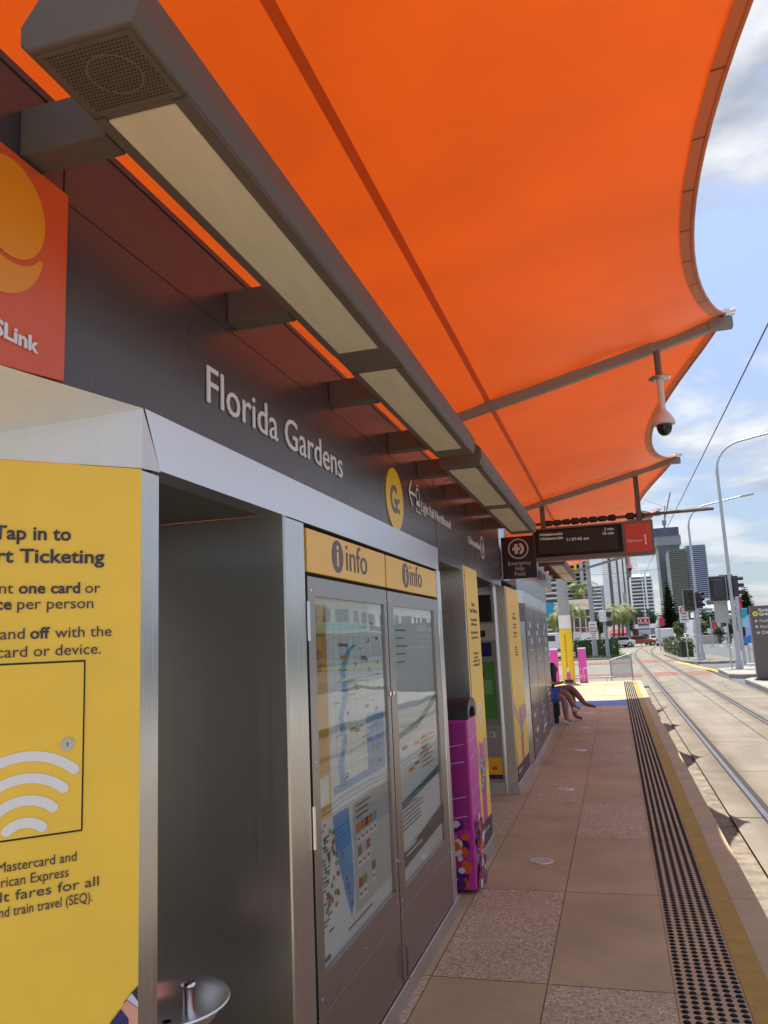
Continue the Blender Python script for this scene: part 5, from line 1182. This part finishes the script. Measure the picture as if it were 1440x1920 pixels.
def tree(px, py_top, y, wpx, label, seed, mats, trunk=.25, group='broad trees beyond the crossing', n=1500, size=None, base_z=-.3):
    rnd = random.Random(seed); b = gpx(px, y, base_z); H = ztop(px, py_top, y) - base_z; w = wpx / 1480 * y / 2
    t = thing('tree', b, label, 'tree', group)
    m = MB().tube([b, b + Z * H * .45, b + Vector((w * .1, 0, H * .75))], [trunk, trunk * .7, trunk * .2], 9)
    for a in range(5): e = b + Vector((math.cos(a * 1.26) * w * .6, math.sin(a * 1.26) * w * .6, H * rnd.uniform(.6, .85))); m.tube([b + Z * H * rnd.uniform(.3, .45), b.lerp(e, .6) + Z * H * .15, e], [trunk * .5, trunk * .3, trunk * .1], 6)
    m.build('trunk', BARK, t, smooth=True)
    m = MB(); size = size or H * .035
    for k in range(13):
        a = rnd.uniform(0, 6.3); rr = w * rnd.uniform(.15, .72); zc = H * rnd.uniform(.42, .86)
        leaves(m, (b.x + math.cos(a) * rr, b.y + math.sin(a) * rr, b.z + zc), (w * rnd.uniform(.3, .48), w * rnd.uniform(.3, .48), H * rnd.uniform(.10, .18)), n // 13, size, rnd, len(mats), .3)
    m.build('crown', mats, t); return t
GL = [LEAF1, LEAF2]; GD = [LEAF2, mat('leaf_deep', (.018, .035, .014), rough=.6)]; GY = [LEAF1, LEAF3]
for k, (px, pt, y, w, lb_, mt) in enumerate(((1199, 1143, 180, 30, 'dark broad tree right of the white balcony tower foot', GD), (1222, 1140, 190, 26, 'dark spreading tree left of the norfolk pine', GD), (1180, 1150, 175, 26, 'dark tree behind the palm crowns of the white shop', GD), (1125, 1146, 150, 22, 'dark tree between the grey poles in front of glass tower', GD),
        (1272, 1163, 105, 26, 'light green round tree behind red ring sign', GY), (1315, 1158, 120, 30, 'yellow green tree under the lowest white hotel terrace', GY), (1330, 1144, 140, 28, 'green tree in front of white hotel terraces', GL), (1368, 1158, 110, 24, 'bushy green tree behind the tall street lamp', GL), (1350, 1170, 112, 22, 'low round tree near the salmon banner', GL), (1212, 1172, 125, 22, 'small dark shrub tree behind pylon sign', GD), (1396, 1160, 95, 20, 'green tree behind the blue and teal banner', GL), (1433, 1165, 120, 40, 'green tree hidden behind the station totem', GL))):
    tree(px, pt, y, w, lb_, 40 + k, mt)
def pine(px, py_top, y, wpx, label, seed, mats, gap=.5):
    rnd = random.Random(seed); b = gpx(px, y); H = ztop(px, py_top, y) + .3; w = wpx / 1480 * y / 2
    t = thing('norfolk_pine', b, label, 'pine tree', 'norfolk pines along the road')
    MB().tube([b, b + Z * H], [.35, .04], 9).build('trunk', BARK, t, smooth=True); m = MB(); lv = 22
    for k in range(lv):
        f = k / (lv - 1); z = H * (.16 + .82 * f); r = max(.5, w * (1.08 - .9 * f) * rnd.uniform(.75, 1.15)); nb = 8
        for q in range(nb):
            az = 2 * math.pi * (q + rnd.random() * .6) / nb; d = Vector((math.cos(az), math.sin(az), .12)); 
            for s_ in range(60):
                u_ = rnd.random() ** .7; p = b + Z * z + d * r * u_ + Vector((rnd.uniform(-1, 1), rnd.uniform(-1, 1), rnd.uniform(-.4, .6))) * r * .15; e = d * r * .17 + Vector((rnd.uniform(-1, 1), rnd.uniform(-1, 1), rnd.uniform(0, .8))) * r * .06; sd = d.cross(Z) * r * .11
                m.m(rnd.randrange(len(mats))).add([p - e, p + sd, p + e, p - sd], [(0, 1, 2, 3)])
    for k in range(9): f = k / 9; leaves(m, (b.x, b.y, b.z + H * (.2 + .74 * f)), (w * (.62 - .5 * f), w * (.62 - .5 * f), H * .07), 150, .22, rnd, len(mats), .1)
    m.build('crown', mats, t); return t
pine(1261, 1091, 130, 44, 'tall dark norfolk pine in front of the twin glass towers', 61, GD)
pine(1407, 1100, 140, 56, 'grey green norfolk pine between traffic signal and totem', 62, GL)

# ================================================================== BUILDINGS
def tower(px0, px1, py_top, y, depth, floors, label, wall_m, glass_m, style, rotz=0, z0=-.3, group=None, name='apartment_tower', extra=None):
    a, b_ = at(px0, py_top, y=y), at(px1, py_top, y=y); x0, x1, z1 = a.x, b_.x, (a.z + b_.z) / 2
    t = thing(name, ((x0 + x1) / 2, y, z0), label, 'building', group)
    MB().box(x0, x1, y, y + depth, z0, z1).build('wall', wall_m, t)
    fh = (z1 - z0) / floors; w = x1 - x0
    if style == 'bands':      # window band per floor plus projecting balcony slab
        for k in range(floors):
            za = z0 + fh * k + fh * .32; MB().box(x0 + w * .04, x1 - w * .04, y - .35, y - .01, za, za + fh * .5).build('window', glass_m, t)
            MB().box(x0 - .2, x1 + .2, y - 1.1, y - .02, z0 + fh * k, z0 + fh * k + fh * .26).build('balcony', extra or wall_m, t)
    if style == 'stripes':
        for u0, u1 in extra: MB().box(x0 + w * u0, x0 + w * u1, y - .25, y - .01, z0 + 3, z1 - 1).build('window_strip', glass_m, t)
        for k in range(floors): MB().box(x0 + w * .02, x1 - w * .02, y - .32, y - .26, z0 + fh * (k + 1) - .22, z0 + fh * (k + 1) - .05).build('floor_line', mat('floor_line', (.35, .35, .36), rough=.6), t)
    return t, x0, x1, z1, fh
WHT = mat('white_render', (.92, .92, .91), rough=.7, var=.05, scale=.2); GLZ = mat('window_dark', (.045, .055, .07), rough=.2, spec=.7); GLZ2 = mat('window_blue', (.12, .19, .27), rough=.16, metal=.4, var=.2, scale=.15); OLIVE = mat('facade_olive', (.105, .118, .112), rough=.35, metal=.2, var=.2, scale=.12)
GREYB = mat('facade_grey', (.28, .29, .31), rough=.6, var=.1, scale=.2); BRICK = None
def brick_mat():
    m_ = bpy.data.materials.new('brick'); m_.use_nodes = True; t = m_.node_tree; b_ = t.nodes['Principled BSDF']; b_.inputs['Roughness'].default_value = .9
    tc_ = t.nodes.new('ShaderNodeTexCoord'); mp = t.nodes.new('ShaderNodeMapping'); mp.inputs['Rotation'].default_value = (R(90), 0, 0); br = t.nodes.new('ShaderNodeTexBrick'); br.inputs['Scale'].default_value = 2.2
    br.inputs['Color1'].default_value = (.36, .13, .07, 1); br.inputs['Color2'].default_value = (.27, .095, .055, 1); br.inputs['Mortar'].default_value = (.38, .33, .28, 1)
    t.links.new(tc_.outputs['Object'], mp.inputs[0]); t.links.new(mp.outputs[0], br.inputs[0]); t.links.new(br.outputs[0], b_.inputs[0]); return m_
BRICK = brick_mat()
tower(1124, 1193, 1020, 420, 30, 40, 'tall white tower with dark vertical window stripes, behind the palms', WHT, GLZ, 'stripes', extra=((.18, .26), (.40, .45), (.56, .60), (.66, .79)))
tt = tower(1181, 1222, 1081, 390, 24, 17, 'white balcony tower right of the striped tower', WHT, GLZ, 'bands')
for u0, u1 in ((.52, .56), (.64, .72)): MB().box(tt[1] + (tt[2] - tt[1]) * u0, tt[1] + (tt[2] - tt[1]) * u1, 388.2, 388.85, -.3, tt[3] + 1.5).build('white_fin', WHT, tt[0])
MB().box(tt[1] + 1, tt[2] - 1, 392, 410, tt[3], tt[3] + 1.4).build('roof_plant', WHT, tt[0])
tower(1107, 1131, 1099, 450, 24, 14, 'low blue glass tower tucked left of the striped tower', GREYB, GLZ2, 'bands', extra=WHT)
tw = tower(1048, 1094, 1030, 300, 24, 22, 'unfinished concrete tower with a yellow hoist under construction', mat('raw_dark', (.05, .05, .055), rough=.8), mat('raw_gap', (.022, .022, .025), rough=.9), 'bands', extra=mat('raw_slab', (.52, .50, .46), rough=.85), name='construction_tower')
MB().box(tw[1] + 5.0, tw[1] + 5.9, 297.2, 298.8, 24, 31).build('hoist', mat('hoist_yellow', lin('#e6c41e'), rough=.5), tw[0]); MB().box(tw[1] + 6.9, tw[1] + 8.1, 297, 298.8, -.3, tw[3] + 2).build('hoist_mast', mat('mast_grey', (.42, .42, .42), rough=.6), tw[0])
MB().box(tw[1] + 4, tw[2] + 1.5, 298.1, 299.8, 9.4, 14.2).build('site_screen', mat('site_dark', (.1, .11, .12), rough=.8), tw[0])
tower(1018, 1048, 1075, 340, 20, 13, 'pale banded apartment block behind the yellow wrapped grey column', mat('pale_band', (.55, .55, .54), rough=.7), GLZ, 'bands', extra=WHT)
ta = tower(1231, 1271, 1000, 620, 36, 58, 'tallest olive glass tower with grey construction crown and a crane', OLIVE, GLZ2, 'bands', extra=mat('olive_slab', (.205, .22, .205), rough=.5), name='glass_tower')
wA = ta[2] - ta[1]
MB().box(ta[1] - 1.5, ta[2] + 1.5, 618, 656, ta[3] - 9, ta[3] - 2).build('crown_screen', mat('crown_grey', (.27, .29, .33), rough=.6), ta[0]); MB().box(ta[1] - 2.2, ta[2] + .5, 617, 657, ta[3] - 2, ta[3] + 4).build('crown_top', mat('crown_navy', (.07, .09, .15), rough=.5), ta[0])
cr = thing('tower_crane', (ta[1] + wA * .5, 640, ta[3]), 'small luffing crane on top of the tallest glass tower', 'crane')
MB().tube([(ta[1] + wA * .5, 640, ta[3]), (ta[1] + wA * .5, 640, ta[3] + 12)], .9, 6).build('mast', GREYB, cr); MB().tube([(ta[1] + wA * .5, 640, ta[3] + 11), (ta[1] + wA * .95, 640, ta[3] + 34)], .6, 6).build('jib', GREYB, cr); MB().tube([(ta[1] + wA * .5, 640, ta[3] + 11), (ta[1] + wA * .62, 640, ta[3] + 24)], .4, 6).build('tie', GREYB, cr)
MB().box(ta[1] + wA * .40, ta[1] + wA * .6, 638, 642, ta[3] + 9, ta[3] + 12.5).build('cab', GREYB, cr)
tb1 = tower(1253, 1285, 1030, 560, 34, 44, 'olive grey glass tower in front of the tallest one', OLIVE, mat('window_olive', (.12, .14, .10), rough=.2, metal=.3), 'bands', extra=MATS['olive_slab'], name='glass_tower')
tb2 = tower(1285.5, 1322, 1022, 562, 34, 44, 'blue glass tower with white floor lines, beside the olive grey tower', GREYB, mat('window_deep_blue', (.06, .10, .22), rough=.14, metal=.4, var=.3, scale=.1), 'bands', extra=mat('slab_bluegrey', (.42, .47, .58), rough=.5), name='glass_tower')
# white hotel
th = thing('hotel', (at(1345, 1150, y=260).x, 260, -.3), 'low white terraced hotel with dark balconies behind the traffic signals', 'building')
for k, (p0, p1, pt, pb) in enumerate(((1300, 1342, 1121, 1140), (1306, 1386, 1142, 1156), (1300, 1396, 1157, 1186))):
    a, b_ = at(p0, pb, y=260 - k * 4), at(p1, pt, y=260 - k * 4); MB().box(a.x, b_.x, 260 - k * 4, 275, max(a.z, -.3) if k < 2 else -.3, b_.z).build('terrace', WHT, th)
    w = b_.x - a.x; n_ = max(2, int(w / 3.2))
    for i in range(n_): MB().box(a.x + w * (i + .15) / n_, a.x + w * (i + .85) / n_, 259.6 - k * 4 - .3, 259.95 - k * 4, a.z + (b_.z - a.z) * .28, b_.z - (b_.z - a.z) * .25).build('window', GLZ, th)
p0 = at(1374, 1120, y=250); p1 = at(1395, 1190, y=250)
MB().box(p0.x, p1.x, 250, 262, -.3, p0.z).build('wing', WHT, th)
for k in range(5): MB().box(p0.x + .4, p1.x - .4, 249.4, 249.95, p0.z - 1.8 - 2.6 * k, p0.z - .7 - 2.6 * k).build('balcony_opening', GLZ, th)
# brick building with hipped brown roof
yb = 120; xa, xb = at(1036, 1190, y=yb).x, at(1113, 1190, y=yb).x; ze = at(1080, 1141, y=yb).z; zt = at(1080, 1122, y=yb).z
bb = thing('brick_building', ((xa + xb) / 2, yb, -.3), 'red brick building with brown hipped roof and pale columns behind the left hedge', 'building')
MB().box(xa, xb, yb, yb + 16, -.3, ze).build('wall', BRICK, bb)
m = MB(); xr0, xr1 = xa + 2.2, xb - .4; m.add([(xa - .5, yb - .7, ze), (xb + .5, yb - .7, ze), (xb + .5, yb + 16, ze), (xa - .5, yb + 16, ze), (xr0, yb + 4, zt), (xr1, yb + 4, zt), (xr1, yb + 12, zt), (xr0, yb + 12, zt)], [(0, 1, 5, 4), (1, 2, 6, 5), (2, 3, 7, 6), (3, 0, 4, 7), (4, 5, 6, 7)])
m.build('roof', mat('brown_tile', (.15, .11, .09), rough=.85, var=.2, scale=3), bb); MB().box(xa - .6, xb + .6, yb - .85, yb - .71, ze - .22, ze + .03).build('gutter', WHT, bb)
wb = xb - xa
for i, u in enumerate((.12, .30, .60, .76, .90)):
    for z in (.4, 2.7):
        wn = MB().box(xa + wb * u, xa + wb * u + .62, yb - .06, yb - .005, z, z + 1.35).build('window', GLZ, bb); MB().box(xa + wb * u - .1, xa + wb * u + .72, yb - .14, yb - .062, z + 1.36, z + 1.55).build('frame', WHT, wn); MB().box(xa + wb * u - .1, xa + wb * u + .72, yb - .14, yb - .062, z - .12, z - .01).build('sill', WHT, wn)
for u in (.70, .55, .84, .98): MB().box(xa + wb * u - .12, xa + wb * u + .12, yb - .42, yb - .16, -.3, ze - .23).build('column', mat('cream_column', (.62, .52, .42), rough=.7), bb)
wf = thing('white_fence', (at(1090, 1190, y=105).x, 105, -.3), 'white ribbed boundary fence in front of the brick building', 'fence')
fx0, fx1 = at(1066, 1190, y=105).x, at(1113, 1190, y=105).x; fz = at(1090, 1187, y=105).z
m = MB(); nb = 26
for i in range(nb): m.box(fx0 + (fx1 - fx0) * i / nb, fx0 + (fx1 - fx0) * (i + .86) / nb, 105, 105.06, -.3, fz)
m.build('boards', WHT, wf); MB().box(fx0, fx1, 105.061, 105.1, .4, .55).build('rail', WHT, wf)
# blue awning shop left
p = at(1020, 1132, y=110); q = at(1040, 1150, y=110); aw = thing('blue_shade_sail', (p.x, 110, 2), 'bright blue shade sail at the edge of the brick building', 'shade sail')
MB().add([(p.x - 1, 110, p.z), (q.x, 110, p.z + .1), (q.x - .2, 111.5, q.z), (p.x - 1, 111.5, q.z - .6)] + [(p.x - 1, 110, p.z - .03), (q.x, 110, p.z + .07), (q.x - .2, 111.5, q.z - .03), (p.x - 1, 111.5, q.z - .63)], [(0, 1, 2, 3), (7, 6, 5, 4), (0, 4, 5, 1), (1, 5, 6, 2), (2, 6, 7, 3), (3, 7, 4, 0)]).build('cloth', mat('sail_blue', lin('#2aa0d8'), rough=.6), aw)
MB().tube([(q.x, 111, -.3), (q.x, 111, p.z)], .06, 8).build('post', LAMPC, aw)
# white shop with red awning
ys_ = 150; xa, xb = at(1110, 1190, y=ys_).x, at(1176, 1190, y=ys_).x
sh = thing('corner_shop', ((xa + xb) / 2, ys_, -.3), 'low white corner shop with a red awning behind the palm trunks', 'building')
zs_ = at(1150, 1172, y=ys_).z; MB().box(xa, xb, ys_, ys_ + 14, -.3, zs_).build('wall', WHT, sh)
za = at(1150, 1186, y=ys_).z; x1_ = at(1145, 1190, y=ys_).x; MB().prism([(0, 0), (-1.6, -.45), (-1.6, -.75), (0, -.75)], (x1_, ys_, za + .3), Y, Z, (xb - x1_, 0, 0)).build('awning', RED, sh)
for i in range(4): MB().box(x1_ + .3 + i * (xb - x1_) / 4, x1_ + (i + .88) * (xb - x1_) / 4, ys_ - .05, ys_ - .005, -.2, za - .6).build('window', GLZ, sh)
# low buildings behind the pylon sign
ys2 = 175; xa, xb = at(1182, 1190, y=ys2).x, at(1236, 1190, y=ys2).x; zz2 = at(1210, 1170, y=ys2).z
sh2 = thing('service_station', ((xa + xb) / 2, ys2, -.3), 'low white service station with grey canopy behind the pylon sign', 'building')
MB().box(xa, xb, ys2 + 4, ys2 + 16, -.3, zz2 - .9).build('wall', mat('brown_render', (.2, .12, .10), rough=.8), sh2); MB().box(xa - .5, xb, ys2, ys2 + 16, zz2 - .9, zz2).build('roof', WHT, sh2); MB().box(at(1216, 1190, y=ys2).x, xb, ys2 - .2, ys2 - .01, zz2 - 2.6, zz2 - .95).build('grey_fascia', mat('grey_fascia', (.22, .23, .26), rough=.6), sh2)
for u in (.05, .35, .65, .95): MB().box(xa + (xb - xa) * u - .2, xa + (xb - xa) * u + .2, ys2 + .3, ys2 + .7, -.3, zz2 - .9).build('column', WHT, sh2)
# pylon sign
yp = 118; a, b_ = at(1198, 1190, y=yp), at(1217, 1157, y=yp)
py_ = thing('pylon_sign', ((a.x + b_.x) / 2, yp, -.3), 'roadside pylon sign with red, dark, white and pale blue panels', 'sign')
MB().box(a.x, b_.x, yp, yp + .5, a.z, b_.z).build('frame', SIGNW, py_); hh = b_.z - a.z
for f0, f1, mm_ in ((.70, .93, RED), (.52, .64, mat('pylon_dark', (.10, .11, .12), rough=.5)), (.28, .34, SIGNK), (.02, .18, mat('pylon_aqua', lin('#9fd0dc'), rough=.5))): MB().box(a.x + .08, b_.x - .08, yp - .05, yp - .005, a.z + hh * f0, a.z + hh * f1).build('sign_panel', mm_, py_)
for xx in (a.x + .15, b_.x - .25): MB().box(xx, xx + .12, yp + .1, yp + .3, -.3, a.z).build('leg', SIGNW, py_)
m = MB(); m.box(a.x + .3, a.x + .5, yp - .07, yp - .051, a.z + hh * .74, a.z + hh * .88).box(a.x + .95, a.x + 1.15, yp - .07, yp - .051, a.z + hh * .74, a.z + hh * .88); m.build('mark', SIGNW, py_)
# buildings across the road on the right (seen in the glass)
def street_shop(x0, x1, y0, y1, H, label, wall_m, sign_m, face='x'):
    t = thing('street_shop', (x0, (y0 + y1) / 2, -.3), label, 'building', 'shops across the road')
    MB().box(x0, x1, y0, y1, -.3, H).build('wall', wall_m, t); n_ = max(2, int((y1 - y0) / 4))
    for i in range(n_):
        ya, yb_ = y0 + (y1 - y0) * (i + .12) / n_, y0 + (y1 - y0) * (i + .88) / n_
        w_ = MB().box(x0 - .05, x0 - .005, ya, yb_, .2, 2.3).build('window', GLZ2, t); MB().box(x0 - .12, x0 - .052, ya - .1, yb_ + .1, 2.31, 2.5).build('frame', wall_m, w_)
        if H > 5: MB().box(x0 - .05, x0 - .005, ya + .4, yb_ - .4, 3.9, 5.2).build('window', GLZ, t)
    MB().box(x0 - 2, x0 - .01, y0, y1, 2.75, 2.95).build('awning', WHT, t); MB().box(x0 - .15, x0 - .012, y0 + 1, y1 - 1, 3.05, 3.7).build('fascia_sign', sign_m, t)
    return t
street_shop(24, 40, 40, 62, 6.4, 'white two storey shop with pale blue fascia across the road', WHT, mat('fascia_blue', lin('#5aa6d8'), rough=.5))
street_shop(25, 40, 64, 88, 6.8, 'cream single storey shop with teal fascia across the road', mat('cream_render', (.64, .60, .52), rough=.8), mat('fascia_teal', lin('#2f9a92'), rough=.5))
street_shop(26, 42, 14, 38, 7.5, 'grey two storey shop with red fascia across the road', mat('pale_render', (.5, .5, .5), rough=.8), RED)
street_shop(26, 46, 90, 126, 9.5, 'white shop with navy fascia farther along the road', WHT, mat('fascia_navy', lin('#23406e'), rough=.5))

# ================================================================== VEHICLES
def vehicle(loc, rz, colr, label, van=False, name='parked_car'):
    t = thing(name, (0, 0, 0), label, 'van' if van else 'car', 'vehicles on the far road')
    cm = mat('paint_' + colr[0], colr[1], rough=.25, spec=.6); Lh, Wd, Hh = (2.55, .98, 2.25) if van else (2.2, .9, 1.45)
    bodyp = [(-Lh, .35), (-Lh, Hh), (Lh * .45, Hh), (Lh * .72, 1.25), (Lh, 1.0), (Lh, .35)] if van else [(-Lh, .32), (-Lh - .02, .85), (-Lh * .8, .95), (Lh * .42, .95), (Lh * .95, .78), (Lh, .35)]
    MB().prism(bodyp, (0, Wd, 0), X, Z, (0, -2 * Wd, 0)).build('body', cm, t, bevel=.08)
    if not van:
        cab = [(-Lh * .78, .94), (-Lh * .55, 1.42), (Lh * .12, 1.45), (Lh * .42, .94)]; MB().prism(cab, (0, Wd * .86, 0), X, Z, (0, -2 * Wd * .86, 0)).build('cabin', cm, t, bevel=.07)
        MB().prism([(-Lh * .71, .97), (-Lh * .53, 1.35), (Lh * .10, 1.38), (Lh * .36, .97)], (0, Wd * .88, 0), X, Z, (0, -2 * Wd * .88, 0)).build('side_window', GLASSDK, t)
        MB().add([(-Lh * .80, s_ * Wd * .72, .97) for s_ in (-1, 1)] + [(-Lh * .585, s_ * Wd * .70, 1.38) for s_ in (1, -1)], [(0, 1, 2, 3)]).build('rear_window', GLASSDK, t)
        MB().add([(Lh * .435, s_ * Wd * .72, .97) for s_ in (-1, 1)] + [(Lh * .16, s_ * Wd * .70, 1.40) for s_ in (1, -1)], [(0, 1, 2, 3)]).build('windscreen', GLASSDK, t)
    else:
        MB().add([(Lh * .735, s_ * Wd * .85, 1.27) for s_ in (-1, 1)] + [(Lh * .47, s_ * Wd * .85, 2.1) for s_ in (1, -1)], [(0, 1, 2, 3)]).build('windscreen', GLASSDK, t)
        MB().box(Lh * .1, Lh * .5, -Wd - .01, Wd + .01, 1.3, 1.95).build('side_window', GLASSDK, t)
    for x in (-Lh * .62, Lh * .62):
        for s_ in (-1, 1):
            w_ = MB().tube([(x, s_ * (Wd - .2), .33), (x, s_ * (Wd + .02), .33)], .33, 18).build('wheel', RUBBER, t, smooth=True); MB().tube([(x, s_ * (Wd + .021), .33), (x, s_ * (Wd + .03), .33)], .2, 14).build('rim', LAMPC, w_, smooth=True)
    for s_ in (-1, 1):
        MB().box(Lh - .02, Lh + .02, s_ * Wd * .75 - .16, s_ * Wd * .75 + .16, .62, .78).build('headlight', SIGNW, t); MB().box(-Lh - .04, -Lh, s_ * Wd * .8 - .12, s_ * Wd * .8 + .12, .7, .9).build('tail_light', RED, t)
    t.location = loc; t.rotation_euler = (0, 0, rz); return t
WCAR = ('white', (.72, .73, .74)); SIL = ('silver', (.42, .43, .45)); RCAR = ('brick_red', (.33, .06, .04)); DCAR = ('dark_blue', (.03, .035, .06))
vehicle(gpx(1157, 113, -.31), R(200), WCAR, 'white sedan under the palms by the corner shop')
vehicle(gpx(1047, 96, -.31), R(178), WCAR, 'white van parked before the brick building, behind the grey column', True, 'parked_van')
vehicle(gpx(1249, 112, -.31), R(80), WCAR, 'white box van behind the right hedge', True, 'parked_van')
vehicle(gpx(1280, 118, -.31), R(75), WCAR, 'white car waiting right of the box van')
vehicle(gpx(1263, 122, -.31), R(80), DCAR, 'dark car between the box van and white car')
vehicle(gpx(1334, 132, -.31), R(10), SIL, 'silver car among far trees near the salmon banner')
vehicle(gpx(1350, 140, -.31), R(185), WCAR, 'white car half hidden behind the sign pole under white hotel')
vehicle(gpx(1203, 116, -.31), R(3), RCAR, 'brick red car parked beneath the pylon sign')
vehicle(gpx(1225, 124, -.31), R(100), SIL, 'silver car right of the pylon sign foot')
# low pale walls and small roadside boxes far right
lw = thing('garden_wall', (at(1320, 1195, y=112).x, 112, -.3), 'low pale garden wall along the far side of the road', 'wall')
MB().box(at(1308, 1195, y=112).x, at(1345, 1195, y=112).x, 112, 112.3, -.3, .75).build('wall', mat('pale_wall', (.55, .50, .45), rough=.85), lw); MB().box(at(1308, 1195, y=112).x - .05, at(1345, 1195, y=112).x + .05, 111.95, 112.35, .751, .83).build('coping', WHT, lw)
sign_plate('small_white_sign', 'small white roadside sign below the white hotel', 'road sign', 1327, 1332, 1178, 1188, 88, SIGNW, base_z=-.3)
sign_plate('small_pale_sign', 'small pale roadside sign left of the tall street lamp pole', 'road sign', 1358, 1364, 1174, 1186, 84, SIGNW, base_z=-.3)
struct(MB().quad((9.6, 58, -.28), (30, 58, -.28), (30, 84, -.28), (12, 84, -.28)).build('grass_verge', GRASS))
